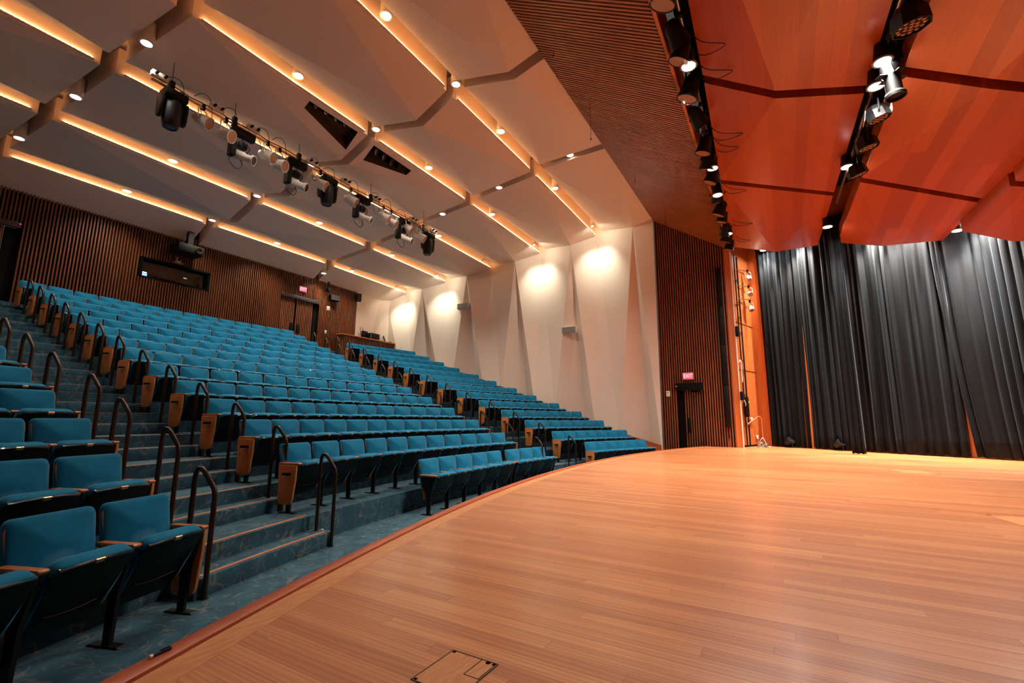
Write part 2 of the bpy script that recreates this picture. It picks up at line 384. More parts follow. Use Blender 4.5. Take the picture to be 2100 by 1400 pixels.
bw = struct(obj('wall_back', wall_with_holes(XL, 6.13, 3.0, 8.2, YB, [DOORR, DOORL, BOOTH]), BLACK, smooth=False), 'back wall behind vertical walnut slats')
obj('slat_cladding', slat_wall_x(XL, 6.11, 3.6, 7.15, YB, holes=[DOORR, DOORL, BOOTH]), SLAT, bw, smooth=False)
mb = MB(); mb.box(6.13, 8.4, YB - 0.03, YB + 0.3, 3.0, 8.2)
mb.add([(8.3, YB - 0.03, 7.6), (7.75, YB - 0.03, 7.6), (6.75, YB - 0.03, 4.3), (8.3, YB - 0.03, 4.3), (8.3, YB - 0.22, 7.6), (8.3, YB - 0.25, 4.3)],
       [(0, 1, 2, 3), (4, 5, 2, 1), (0, 4, 1), (4, 0, 3, 5), (5, 3, 2)])
struct(obj('wall_back', mb, PLASTER, smooth=False), 'plaster end of the back wall behind the control desk')

# far side wall, pleated plaster
YT = {1: 28.33, 2: 25.93, 3: 23.50, 4: 21.12, 5: 18.72}
ZF = {1: 7.44, 2: 7.66, 3: 7.93, 4: 8.17, 5: 8.43}
MM = {0: (29.2, 7.05), 1: (26.97, 7.30), 2: (24.45, 7.53), 3: (22.03, 7.79), 4: (19.56, 8.02), 5: (17.15, 8.24)}  # apex between T(k+1) and T(k)
def tier_z(y):
    k = (sqrt(64 + y * y) - 18.25) / 0.84 + 2
    return 0.313 + 0.2938 * (k - 2)
mb = MB(); ZTOP = 9.6; XN = 8.36; XA = 7.93; XB = 7.95
def quadw(*p): mb.add(p, [tuple(range(len(p)))])
for t in range(1, 6):
    y = YT[t]; zb = tier_z(y); ma = MM[t - 1]; mbk = MM[t]; yn = y - 0.85
    zt = ZF[t] - 0.05
    Ma = (XA, ma[0], ma[1]); Mb = (XA, mbk[0], mbk[1]); Tc = (XN, y - 0.1, zt); Nc = (XB + 0.03, y, zb); Nb = (XB, yn, tier_z(yn))
    quadw(Ma, Tc, Nc); quadw(Tc, Mb, Nb, Nc)
    quadw(Ma, (XN, ma[0], ZTOP), (XN, y - 0.1, ZTOP), Tc); quadw(Tc, (XN, y - 0.1, ZTOP), (XN, mbk[0], ZTOP), Mb)
    quadw(Nc, (XB + .03, y, -0.1), (XB, yn, -0.1), Nb)
    # pier between T(t) and T(t+1)
    yl = YT[t + 1] if t < 5 else 16.43
    P0 = Nb; P1 = (XB + 0.03, yl, tier_z(yl)) if t < 5 else (XA - 0.06, 16.43, 0.2)
    ymid = P0[1] * 0.35 + P1[1] * 0.65
    Pm = (8.38, ymid, tier_z(ymid))
    quadw(Mb, P0, Pm); quadw(Mb, Pm, P1)
    quadw(P0, (P0[0], P0[1], -0.1), (Pm[0], Pm[1], -0.1), Pm); quadw(Pm, (Pm[0], Pm[1], -0.1), (P1[0], P1[1], -0.1), P1)
y1 = YT[1]; quadw((XA, 29.2, 7.05), (XB + .03, y1, tier_z(y1)), (XB, 29.3, tier_z(29.2))); quadw((XB, 29.3, tier_z(29.2)), (XB + .03, y1, tier_z(y1)), (XB + .03, y1, -.1), (XB, 29.3, -.1))
quadw((XA, MM[5][0], MM[5][1]), (XA - 0.06, 16.43, 0.2), (XA - 0.06, 16.43, 8.4)); quadw((XA, MM[5][0], MM[5][1]), (XA - 0.06, 16.43, 8.4), (XA - 0.06, 16.43, ZTOP), (XN, MM[5][0], ZTOP))
struct(obj('wall_far', mb, PLASTER, smooth=False), 'folded plaster side wall with bright washed niches')
mb = MB(); mb.prism([(16.42, 0.0), (17.6, 0.0), (17.6, 0.95), (16.42, 0.62)], 0, 7.88, 7.97); struct(obj('baseboard_far', mb, NOSE), 'cherry base at the foot of the plaster wall')

# slatted side wall at the proscenium
DS = (15.12, 15.93, 0.3, 2.62)
mb = MB(); Y0, Y1 = 14.27, 16.43
for a, b, c, d in ((Y0, DS[0], 0, 8.6), (DS[0], DS[1], DS[3], 8.6), (DS[1], Y1, 0, 8.6)): mb.box(XW, XW + 0.3, a, b, c, d)
ps = struct(obj('wall_proscenium', mb, BLACK, smooth=False), 'proscenium side wall behind vertical walnut slats')
mb = MB(); n = int((Y1 - Y0) / 0.073)
def soff_z(y): return 8.33 + (y - 16.42) * (8.33 - 6.90) / (16.42 - 14.15)
for i in range(n + 1):
    y = Y0 + 0.02 + i * 0.073; zt = soff_z(y) + 0.02
    if DS[0] - 0.02 < y < DS[1] + 0.02: mb.box(XW - 0.045, XW, y - .018, y + .018, DS[3], zt)
    else: mb.box(XW - 0.045, XW, y - .018, y + .018, 0.1, zt)
obj('slat_cladding', mb, SLATP, ps, smooth=False)

# soffit over the proscenium, slats running down towards the stage
mb = MB(); mb.add([(XL, 16.42, 8.38), (XW, 16.42, 8.38), (XW, 14.10, 6.95), (XL, 14.0, 6.95), (XL, 16.42, 9.7), (XW, 16.42, 9.7), (XW, 14.10, 7.35), (XL, 14.0, 7.35)],
                  [(0, 1, 2, 3), (4, 7, 6, 5), (0, 4, 5, 1), (3, 2, 6, 7), (0, 3, 7, 4), (1, 5, 6, 2)])
so = struct(obj('ceiling_soffit', mb, BLACK, smooth=False), 'sloping proscenium soffit lined with walnut slats')
mb = MB(); x = -4.8
while x < XW - 0.02:
    e = 0.10 * (x - XL) / (XW - XL)
    p = [(x - .019, 16.43, 8.33), (x + .019, 16.43, 8.33), (x + .019, 14.02 + e, 6.87), (x - .019, 14.02 + e, 6.87)]
    mb.add(p + [(a, b, c + 0.05) for a, b, c in p], [(0, 1, 2, 3), (4, 7, 6, 5), (0, 4, 5, 1), (1, 5, 6, 2), (2, 6, 7, 3), (3, 7, 4, 0)])
    x += 0.073
obj('slat_cladding', mb, SLATS, so, smooth=False)
mb = MB(); mb.add([(XL, 14.0, 6.80), (XW, 14.10, 6.80), (XW, 14.10, 7.4), (XL, 14.0, 7.4), (XL, 13.955, 6.80), (XW, 14.055, 6.80), (XW, 14.055, 7.4), (XL, 13.955, 7.4)],
                  [(0, 1, 2, 3), (4, 7, 6, 5), (0, 4, 5, 1), (1, 5, 6, 2), (2, 6, 7, 3), (3, 7, 4, 0)])
struct(obj('trim_3', mb, CHERRYW, smooth=False), 'cherry fascia along the front of the slatted soffit')

# stage side: narrow cherry pilaster, return wall, side shell behind the curtains
mb = MB(); mb.box(8.02, 8.40, 14.10, 14.27, 0, 7.4); struct(obj('wall_stage_pilaster', mb, CHERRYW, smooth=False), 'narrow cherry pilaster beside the slatted wall')
mb = MB(); mb.prism([(8.36, 14.12), (9.75, 13.68), (9.80, 13.80), (8.40, 14.26)], 2, 0, 8.5)
rw = struct(obj('wall_stage_return', mb, CHERRYW, smooth=False), 'cherry veneer return wall at the side of the stage')
mb = MB()
for z in (3.02, 4.55): mb.prism([(8.36, 14.116), (9.72, 13.686), (9.72, 13.68), (8.36, 14.11)], 2, z, z + 0.016)
obj('panel_joint', mb, BLACK, rw)
mb = MB(); mb.prism([(9.75, 13.75), (6.0, 7.7), (2.6, 2.2), (2.9, 2.0), (6.3, 7.5), (10.0, 13.6)], 2, 0, 8.5)
struct(obj('wall_stage_side', mb, CHERRYW, smooth=False), 'cherry veneer stage wall behind the black curtains')
mb = MB(); mb.box(-11, 5, 0.0, 0.3, 0, 9); struct(obj('wall_stage_rear', mb, CHERRYW, smooth=False))
mb = MB(); mb.box(XL - 0.3, XL, 0.0, 29.4, 0, 9.8); struct(obj('wall_near', mb, PLASTER, smooth=False))

# two panels have a recessed lighting slot cut in their front facet
from mathutils.geometry import tessellate_polygon
HOLES = {(1, 3): [(-2.253, 21.211, 8.132), (-0.964, 21.189, 8.141), (-0.85, 21.729, 7.916), (-2.237, 21.404, 8.051)],
         (2, 3): [(-0.412, 21.24, 8.12), (0.942, 21.252, 8.115), (0.944, 21.437, 8.038), (-0.314, 21.721, 7.919)]}
# ------------------------------------------------------------------ house ceiling
def G0(y): return -9.35 - 0.10 * (y - 21.1)
def G1(y): return -4.72 - 0.083 * (y - 21.14)
def G2(y): return -0.62
def G3(y): return 3.22 + 0.069 * (y - 18.71)
def WL(y): return XL
HG = 0.118
bays = [  # left line, right line, which side carries the low apex, words
    (G0, G1, 'L', 'bay over the near seats'), (G1, G2, 'R', 'second bay from the near side'), (G2, G3, 'L', 'third bay from the near side'), (G3, None, 'R', 'bay beside the far wall')]
YT2 = dict(YT); YT2[6] = 16.15; ZF2 = dict(ZF); ZF2[6] = 8.52
RISE = 0.55
def xl(b, y): return bays[b][0](y) + HG
def xr(b, y, apex=False):
    if bays[b][1] is None: return XA if apex else XN
    return bays[b][1](y) - HG
for b in range(4):
    side = bays[b][2]
    for k in range(0, 6):      # between T(k+1) (front) and T(k) (back); k = 0 reaches the back wall
        yf, zf = YT2[k + 1], ZF2[k + 1]
        if k == 0: yb_, zb_ = YB, 6.99
        else: yb_, zb_ = YT[k] - 0.30, ZF[k] + 0.13
        ym, zm = MM[k]
        if k == 0: ym, zm = YB, 6.99
        Fl = Vector((xl(b, yf), yf, zf)); Fr = Vector((xr(b, yf), yf, zf)); Bl = Vector((xl(b, yb_), yb_, zb_)); Br = Vector((xr(b, yb_), yb_, zb_))
        if b == 3: Fr.z -= 0.10; Br.z -= 0.06
        if k == 0:
            if side == 'R': V = [Fl, Fr, Br, Bl]; F = [(0, 1, 2), (0, 2, 3)]
            else: V = [Fl, Fr, Br, Bl]; F = [(0, 1, 3), (1, 2, 3)]
        elif side == 'R':
            Mv = Vector((xr(b, ym, True), ym, zm)); V = [Fl, Fr, Mv, Br, Bl]; F = [(0, 1, 2), (0, 2, 4), (4, 2, 3)]
        else:
            Mv = Vector((xl(b, ym), ym, zm)); V = [Fl, Fr, Br, Bl, Mv]; F = [(0, 1, 4), (4, 1, 2), (4, 2, 3)]
        hole = HOLES.get((b, k))
        n = len(V); T = [Vector((v.x, v.y, max(zf, zb_) + RISE)) for v in V]
        fs = list(F) + [(i, (i + 1) % n, n + (i + 1) % n, n + i) for i in range(n)]
        VV = V + T
        if hole:
            tri = fs.pop(0); hv = [Vector(q) for q in hole]
            base = [V[i] for i in tri] + hv; idx = list(tri) + [len(VV) + i for i in range(4)]
            fs += [tuple(idx[i] for i in f) for f in tessellate_polygon([[V[i] for i in tri], hv])]
            m0 = len(VV); VV = VV + hv + [q + Vector((0, 0.02, 0.30)) for q in hv]
            fs += [(m0 + i, m0 + (i + 1) % 4, m0 + 4 + (i + 1) % 4, m0 + 4 + i) for i in range(4)] + [(m0 + 4, m0 + 5, m0 + 6, m0 + 7)]
        mb = MB(); mb.add(VV, fs)
        o = obj('ceiling_panel', mb, PLASTER, smooth=False)
        if hole:
            o.data.materials.append(RECESS)
            for p_ in list(o.data.polygons)[-5:]: p_.material_index = 1
        struct(o, 'plaster ceiling panel, %s, %s row from the back wall' % (bays[b][3], ORD[k + 1]))
        # ledge under the led strip
        if k < 5:
            x0, x1 = Fl.x + 0.16, Fr.x - 0.12
            zl = min(Fl.z, Fr.z) if b < 3 else None
            def lz(x): return Fl.z + (Fr.z - Fl.z) * (x - Fl.x) / (Fr.x - Fl.x)
            lm = MB(); 
            def bar(mb, x0, x1, y0, y1, dz0, dz1):
                v = []
                for x in (x0, x1):
                    v += [(x, y0, lz(x) + dz0), (x, y1, lz(x) + dz0), (x, y1, lz(x) + dz1), (x, y0, lz(x) + dz1)]
                mb.add(v, [(0, 1, 2, 3), (4, 7, 6, 5), (0, 4, 5, 1), (1, 5, 6, 2), (2, 6, 7, 3), (3, 7, 4, 0)])
            bar(lm, x0 - 0.03, x1 + 0.03, yf - 0.042, yf + 0.01, 0.030, 0.048)
            cv = thing('led_cove_light', 'warm led strip, %s ceiling cove from the back wall, %s' % (ORD[k + 1], bays[b][3]), 'strip light', ((x0 + x1) / 2, yf, lz((x0 + x1) / 2) + 0.06), group='led cove lights in the house ceiling')
            lx, ly, lzz = cv.location
            sh = lambda mb_: MB().add([(a - lx, b_ - ly, c - lzz) for a, b_, c in mb_.v], mb_.f)
            obj('channel', sh(lm), PLASTER, cv, smooth=False)
            em = MB(); bar(em, x0, x1, yf - 0.038, yf - 0.022, 0.048, 0.062)
            obj('strip', sh(em), LED, cv, smooth=False)
# plenum slab above the grooves
mb = MB(); mb.add([(XL, 29.5, 7.95), (8.6, 29.5, 7.95), (8.6, 16.0, 9.35), (XL, 16.0, 9.35), (XL, 29.5, 8.2), (8.6, 29.5, 8.2), (8.6, 16.0, 9.7), (XL, 16.0, 9.7)],
                  [(0, 1, 2, 3), (4, 7, 6, 5), (0, 4, 5, 1), (1, 5, 6, 2), (2, 6, 7, 3), (3, 7, 4, 0)])
struct(obj('ceiling', mb, SLABM, smooth=False), 'plaster ceiling above the hung panels')
# ------------------------------------------------------------------ seats
def cushion(w, h, t, r, bulge, nc=4, back=0.25):
    """pillow: rounded rectangle w x h in local xz (centred in x, z from 0 to h), front face towards +y"""
    out = []
    for cx, cz, a in ((w / 2 - r, h - r, 0), (-w / 2 + r, h - r, 90), (-w / 2 + r, r, 180), (w / 2 - r, r, 270)):
        for i in range(nc + 1): an = radians(a + 90 * i / nc); out.append((cx + r * cos(an), cz + r * sin(an)))
    n = len(out); cz = h / 2; vs = []; fs = []
    rings = [(1.0, -t * back), (1.0, 0.0), (0.985, t * 0.38), (0.93, t * 0.70), (0.82, t * 0.88), (0.55, t + bulge * 0.6), (0.25, t + bulge)]
    vs += [(x * 0.97, -t * back - 0.006, cz + (z - cz) * 0.97) for x, z in out]
    for s_, y in rings: vs += [(x * s_, y, cz + (z - cz) * s_) for x, z in out]
    R_ = len(rings) + 1
    for k in range(R_ - 1):
        for i in range(n): j = (i + 1) % n; fs.append((k * n + i, k * n + j, (k + 1) * n + j, (k + 1) * n + i))
    fs += [tuple(range(n))[::-1], tuple((R_ - 1) * n + i for i in range(n))]
    return MB().add(vs, fs)
def xf(mb, m): return MB().add(mb.v, mb.f, m)
# local seat frame: origin on the floor under the top of the back, +y towards the stage
LEAN = Matrix.Rotation(radians(11), 4, 'X')
BM = Matrix.Translation((0, 0.085, 0.375)) @ LEAN
SEAT = {}
def seat_mesh(key, mb, m, **kw): SEAT[key] = (mb.mesh(key, m, **kw), key)
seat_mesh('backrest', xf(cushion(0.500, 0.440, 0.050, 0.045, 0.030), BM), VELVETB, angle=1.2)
shell = MB()
o_ = []
for cx, cz, a in ((0.250 - 0.045, 0.77, 0), (-0.250 + 0.045, 0.77, 90)):
    for i in range(5): an = radians(a + 90 * i / 4); o_.append((cx + 0.045 * cos(an), cz + 0.045 * sin(an) - 0.225))
o_ += [(-0.235, 0.0), (0.235, 0.0)]
shell.prism(o_, 1, -0.020, 0.0, Matrix.Translation((0, 0.135, 0.215)) @ Matrix.Rotation(radians(11), 4, 'X'))
seat_mesh('back_shell', shell, ENDWOOD, angle=0.5)
PM = Matrix.Translation((0, 0.155, 0.195)) @ Matrix.Rotation(radians(-31), 4, 'X')      # folded seat: z' runs up along the pan, +y' faces the stage
pan = MB()
po = []
for cx, cz, r, a in ((0.235 - 0.05, 0.443 - 0.05, 0.05, 0), (-0.235 + 0.05, 0.393, 0.05, 90), (-0.20 + 0.03, 0.03, 0.03, 180), (0.17, 0.03, 0.03, 270)):
    for i in range(4): an = radians(a + 90 * i / 3); po.append((cx + r * cos(an), cz + r * sin(an)))
pan.prism(po, 1, -0.012, 0.018, PM)
pr = [(-0.15 + 0.3 * i / 8, 0.021, 0.125 + 0.018 * (2 * i / 8 - 1) ** 2) for i in range(9)]
pan.tube([PM @ Vector(p) for p in pr], 0.006, 5)
seat_mesh('seat_pan', pan, BLACKP, angle=0.5, bevel=0.004)
seat_mesh('seat_cushion', xf(cushion(0.465, 0.40, 0.085, 0.055, 0.010), Matrix.Translation((0, 0.176, 0.25)) @ Matrix.Rotation(radians(-31), 4, 'X') @ Matrix.Rotation(pi, 4, 'Z')), VELVET, angle=1.2)
tr = MB(); tr.tube([PM @ Vector((-0.215 + 0.43 * i / 10, 0.012, 0.436 + 0.010 * (1 - (2 * i / 10 - 1) ** 2))) for i in range(11)], 0.012, 8)
seat_mesh('front_trim', tr, TRIMP)
pl = MB(); pl.box(-0.026, 0.026, 0.018, 0.027, 0.434, 0.458, PM); seat_mesh('number_plate', pl, COPPER, smooth=False)
ao = [(0.06, 0.0), (0.36, 0.0), (0.372, 0.014), (0.372, 0.020), (0.36, 0.028), (0.07, 0.028), (0.055, 0.018)]
def arm_mb(x): return MB().prism(ao, 0, x - 0.028, x + 0.028, Matrix.Translation((0, 0, 0.560)))
def leg_mb(x):
    b = MB()
    b.prism([(0.075, 0.56), (0.345, 0.56), (0.33, 0.50), (0.275, 0.30), (0.262, 0.012), (0.205, 0.012), (0.20, 0.28), (0.13, 0.36)], 0, x - 0.013, x + 0.013)
    b.prism([(0.10, 0), (0.36, 0), (0.34, 0.012), (0.12, 0.012)], 0, x - 0.03, x + 0.03)
    return b
PW = 0.535
seat_mesh('armrest', arm_mb(PW / 2), ARMWOOD, bevel=0.005)
seat_mesh('leg', leg_mb(PW / 2), BLACKM, smooth=False)
seat_mesh('armrest_b', arm_mb(-PW / 2), ARMWOOD, bevel=0.005)
seat_mesh('leg_b', leg_mb(-PW / 2), BLACKM, smooth=False)
epo = [(0.075, 0.558), (0.345, 0.558), (0.340, 0.40), (0.315, 0.155), (0.295, 0.115), (0.255, 0.10), (0.125, 0.10), (0.10, 0.13)]
def ep_mb(x): return MB().prism(epo, 0, x - 0.014, x + 0.014)
seat_mesh('end_panel', ep_mb(PW / 2 + 0.030), ENDWOOD, bevel=0.005)
seat_mesh('end_panel_b', ep_mb(-PW / 2 - 0.030), ENDWOOD, bevel=0.005)
def al_mb(sx):
    x = sx * (PW / 2 + 0.044); a, b = sorted((x, x + sx * 0.045))
    m = MB(); m.prism([(0.18, 0.475), (0.27, 0.475), (0.275, 0.445), (0.175, 0.445)], 0, a, b); return m
def gl_mb(sx):
    x = sx * (PW / 2 + 0.044); a, b = sorted((x, x + sx * 0.040)); return MB().box(a, b, 0.188, 0.262, 0.436, 0.4449)
seat_mesh('aisle_light', al_mb(1), BLACKP, smooth=False); seat_mesh('aisle_light_b', al_mb(-1), BLACKP, smooth=False)
seat_mesh('light_lens', gl_mb(1), WHITEP, smooth=False); seat_mesh('light_lens_b', gl_mb(-1), WHITEP, smooth=False)
def sp_(key, parent):
    o = bpy.data.objects.new(key.replace('_b', '') if key.endswith('_b') else key, SEAT[key][0]); C.objects.link(o); o.parent = parent; return o
def seat(k, R, ph, z, label, group, first=False, last=False, panel_first=False, panel_last=False):
    """first = the end towards the near side (+x local)"""
    t = thing('theatre_seat', label, 'seat', pol(R, ph, z), pi - ph, group)
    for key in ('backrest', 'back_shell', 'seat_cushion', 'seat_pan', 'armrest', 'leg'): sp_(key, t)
    if k <= 9: sp_('front_trim', t)
    if k <= 7: sp_('number_plate', t)
    if last:
        sp_('armrest_b', t); sp_('leg_b', t)
    if first and panel_first:
        e = sp_('end_panel', t); a = sp_('aisle_light', e); sp_('light_lens', a) if k > 99 else None
        l_ = sp_('light_lens', e)
    if last and panel_last: sp_('end_panel_b', t)
    return t
CN = {1: 8, 2: 11, 3: 12, 4: 12, 5: 12, 6: 12, 7: 13, 8: 13, 9: 13, 10: 13, 11: 13, 12: 14, 13: 14, 14: 14}
nseats = 0
for k in range(1, 15):
    R = RB(k); n = CN[k]
    if k == 1: p0, p1 = -0.114, 0.0395; 
    else: p0, p1 = PC0(k) + 0.001, PC1
    if k == 2: p0 = -0.2205
    if k > 7: p0 = {8: -.183, 9: -.178, 10: -.173, 11: -.168, 12: -.164, 13: -.160, 14: -.1575}[k]
    st = (p1 - p0) / n
    for i in range(n):
        ph = p0 + (i + 0.5) * st
        if k == 1:
            st1 = 0.0297; ph = p0 + (i + 0.5) * st1 * 0.97 + (0.009 if i >= 5 else 0)
        lab = 'teal theatre seat, middle block, %s row from the stage, %s from the near stairs' % (ORD[k], ORD[i + 1])
        seat(k, R, ph, FL(k), lab, 'seats in the middle block', i == 0, i == n - 1 or (k == 1 and i == 4), k > 1, k > 1)
        nseats += 1
for k in range(1, 14):
    R = 18.12 if k == 1 else RB(k); n = 6 if k == 1 else 7
    ends = {1: .392, 2: .393, 3: .386, 4: .377, 5: .364, 6: .348, 7: .337, 8: .323, 9: .313, 10: .298, 11: .290, 12: .283, 13: .2755}
    p0 = PF0[k] + (0.006 if k == 1 else 0.0); st = (ends[k] - p0) / n
    for i in range(n):
        lab = 'teal theatre seat, far block, %s row from the stage, %s from the stairs' % (ORD[k], ORD[i + 1])
        seat(max(k, 5), R, p0 + (i + 0.5) * st, FL(k), lab, 'seats in the far block', i == 0, i == n - 1, True, False).scale = (1, 1, 1.05 if k == 1 else 1)
        nseats += 1
NRAD = {1: 18.12, 2: 18.92, 3: 19.88, 4: 20.67, 5: 21.55, 6: 22.22}
NCNT = {1: 4, 2: 3, 3: 3, 4: 2, 5: 2, 6: 1}
for k in range(1, 7):
    R = NRAD[k]
    for i in range(NCNT[k]):
        ph = PN[k] - (i + 0.5) * 0.545 / R
        tz = 1.065 if k == 1 else 1.012; lab = 'teal theatre seat, near block, %s row from the stage, %s from the stairs' % (ORD[k], ORD[i + 1])
        seat(k, R, ph, FL(k), lab, 'seats in the near block', i == NCNT[k] - 1, i == 0, False, True).scale = (1, 1, tz)
        nseats += 1
for me, _ in SEAT.values():
    if me.users == 0: bpy.data.meshes.remove(me)

# ------------------------------------------------------------------ handrails
def rail_mesh(zr):
    """loop in the plane y (towards the stage) / z; origin at the front post foot; zr = rise of the tread under the rear post"""
    pts = [(0, 0, 0), (0, 0, 0.80)]
    pts += [(0, -0.015, 0.855), (0, -0.045, 0.895)]
    pts += [(0, -0.125, 0.985), (0, -0.155, 1.015), (0, -0.19, 1.02), (0, -0.213, 0.985), (0, -0.22, 0.93)]
    pts += [(0, -0.22, zr)]
    mb = MB(); mb.tube(pts, 0.0205, 10); mb.lathe([(0.0, 0), (0.032, 0), (0.032, 0.006), (0.0, 0.006)], n=12)
    mb.lathe([(0.0, zr), (0.032, zr), (0.032, zr + .006), (0.0, zr + .006)], Matrix.Translation((0, -0.22, 0)), n=12)
    return mb.mesh('handrail', BRONZE, angle=0.8)
RM = {2: rail_mesh(0.1565), 3: rail_mesh(0.147)}
def rail(k, ph, label, group):
    o = bpy.data.objects.new('handrail', RM[2 if k == 2 else 3]); C.objects.link(o)
    o.location = pol(RIS(k) - 0.31, ph, FL(k - 1)); o.rotation_euler = (0, 0, pi - ph)
    return tag(o, label, 'handrail', group)
for k in range(2, 15):
    rail(k, PC0(k) - 0.003, 'bronze handrail loop, near stairs, far side, %s loop up from the floor' % ORD[k - 1], 'handrails on the near stairs')
    if k < 9: rail(k, PN[k] + 0.002, 'bronze handrail loop, near stairs, near side, %s loop up from the floor' % ORD[k - 1], 'handrails on the near stairs')
for k in range(2, 15):
    rail(k, PC1 + 0.014, 'bronze handrail loop, far stairs, near side, %s loop up from the floor' % ORD[k - 1], 'handrails on the far stairs')
    rail(k, PF0[k] - 0.010, 'bronze handrail loop, far stairs, far side, %s loop up from the floor' % ORD[k - 1], 'handrails on the far stairs')

# ------------------------------------------------------------------ wooden ceiling clouds over the stage
def cloud(label, V, F):
    n = len(V); T = [(a, b, c + 0.30) for a, b, c in V]
    fs = list(F) + [(i, (i + 1) % n, n + (i + 1) % n, n + i) for i in range(n)] + [tuple(range(n, 2 * n))]
    return struct(obj('ceiling_cloud', MB().add(V + T, fs), CHERRY, smooth=False), label)
def YL1(x): return 13.66 + 0.045 * x * (1 if x > 0 else 0.6)
def YF1(x): return 12.68 + 0.018 * x
def YR1(x): return 11.44 + 0.037 * x
g_ = 0.10
# row 1: bays split at the chevron gap (x ~ 0) and the straight gap (x ~ 3.5)
def row(name, yl, yf, yr, zl, zf, zr, xa, xb, xe):
    """xa, xb, xe = (x at left edge, at fold, at right edge) of the chevron gap, the straight gap and the far end"""
    P = lambda x, f, z, d=0: (x + d, f(x + d), z)
    W = -5.2
    cloud('cherry veneer ceiling cloud over the stage, %s, bay over the camera side' % name,
          [P(W, yl, zl), P(xa[0], yl, zl, -g_), P(xa[1], yf, zf, -g_), P(xa[2], yr, zr, -g_), P(W, yr, zr)], [(0, 1, 2), (0, 2, 4), (4, 2, 3)])
    cloud('cherry veneer ceiling cloud over the stage, %s, middle bay' % name,
          [P(xa[0], yl, zl, g_), P(xb[0], yl, zl, -g_), P(xb[2], yr, zr, -g_), P(xa[2], yr, zr, g_), P(xa[1], yf, zf, g_)], [(0, 1, 4), (4, 1, 2), (4, 2, 3)])
    cloud('cherry veneer ceiling cloud over the stage, %s, bay above the curtains' % name,
          [P(xb[0], yl, zl, g_), P(xe[0], yl, zl), P(xe[1], yf, zf), P(xe[2], yr, zr), P(xb[2], yr, zr, g_)], [(0, 1, 2), (0, 2, 4), (4, 2, 3)])
row('front row', YL1, YF1, YR1, 6.85, 6.50, 6.55, (-0.47, -0.02, 0.62), (3.20, 0, 4.45), (7.75, 7.85, 8.0))
row('second row', lambda x: 11.15 + 0.03 * x, lambda x: 10.22 + 0.035 * x, lambda x: 9.06 + 0.045 * x, 6.25, 5.90, 5.75, (-0.05, 0.25, 0.9), (3.30, 0, 4.32), (7.1, 6.85, 6.6))
row('third row', lambda x: 9.1 + 0.045 * x, lambda x: 8.2 + 0.06 * x, lambda x: 7.0 + 0.06 * x, 5.52, 5.20, 5.10, (-0.6, -0.2, 0.6), (3.05, 0, 3.6), (5.35, 5.56, 5.7))
mb = MB(); mb.box(-11, 11, 0, 14.05, 8.3, 8.5); struct(obj('ceiling_stage', mb, BLACKMATT, smooth=False), 'black void above the wooden stage ceiling')
# dark baffles standing in the light slots
def wall_seg(name, a, b, z0, z1, th, m, label=None):
    d = (Vector(b) - Vector(a)).normalized(); nx = Vector((-d.y, d.x)) * th
    return struct(obj(name, MB().prism([tuple(Vector(a)), tuple(Vector(b)), tuple(Vector(b) + nx), tuple(Vector(a) + nx)], 2, z0, z1), m, smooth=False), label)

# ------------------------------------------------------------------ curtains
def curtain(label, p0, p1, z0, z1, nf, amp, seed, cols=None, th=0.012, pull=0.0):
    rnd = random.Random(seed); a = Vector(p0); b = Vector(p1); d = (b - a); L = d.length; d.normalize(); nrm = Vector((-d.y, d.x))
    n = cols or nf * 12; NZ = 18; ph = [rnd.uniform(0, 6.28) for _ in range(6)]; vs = []; fs = []
    for j in range(NZ + 1):
        v = j / NZ
        for i in range(n + 1):
            u = i / n
            uu = u + 0.012 * sin(5 * u * 6.28 + ph[0]) + 0.010 * sin(3.1 * v + 9 * u + ph[5]) * (1 - v)
            t = 2 * pi * nf * uu
            k_ = 0.75 + 0.35 * sin(2.3 * 2 * pi * u + ph[1]) + 0.25 * sin(6.7 * 2 * pi * u + ph[2])
            A = amp * max(0.25, k_) * (0.55 + 0.45 * (1 - v) ** 0.7)
            o = A * (sin(t) + 0.30 * sin(2 * t + ph[3]) + 0.22 * sin(0.5 * t + ph[1])) + 0.03 * sin(2 * pi * 1.3 * u + ph[4] + v)
            al = 0.30 * A * cos(t + 0.6) + 0.02 * sin(2.2 * v + 8 * u + ph[0]) + pull * (1 - v) ** 2 * (1 - u) ** 4
            p = a + d * (L * u + al) + nrm * o
            vs.append((p.x, p.y, z0 + (z1 - z0) * v + (0.012 * sin(t + ph[2]) if j == 0 else 0)))
    for j in range(NZ):
        for i in range(n): q = j * (n + 1) + i; fs.append((q, q + 1, q + n + 2, q + n + 1))
    o = obj('curtain', MB().add(vs, fs), VELOUR, angle=3.0)
    sm = o.modifiers.new('thick', 'SOLIDIFY'); sm.thickness = th; sm.offset = 0
    return tag(o, label, 'curtain', 'black stage curtains')
curtain('black velour stage curtain hanging next to the cherry side wall', (9.44, 13.40), (8.44, 11.74), ZS + 0.03, 7.6, 11, 0.070, 1)
curtain('wide black velour stage curtain behind the narrow hanging leg', (8.64, 12.17), (6.92, 9.40), ZS + 0.03, 7.4, 16, 0.080, 2)
curtain('black velour stage curtain beyond the orange gap', (7.03, 9.50), (3.2, 3.3), ZS + 0.03, 7.2, 38, 0.085, 3, pull=0.30)
curtain('narrow black curtain leg hanging in front of the others', (6.80, 11.62), (6.60, 11.34), ZS + 0.02, 6.75, 4, 0.05, 4)

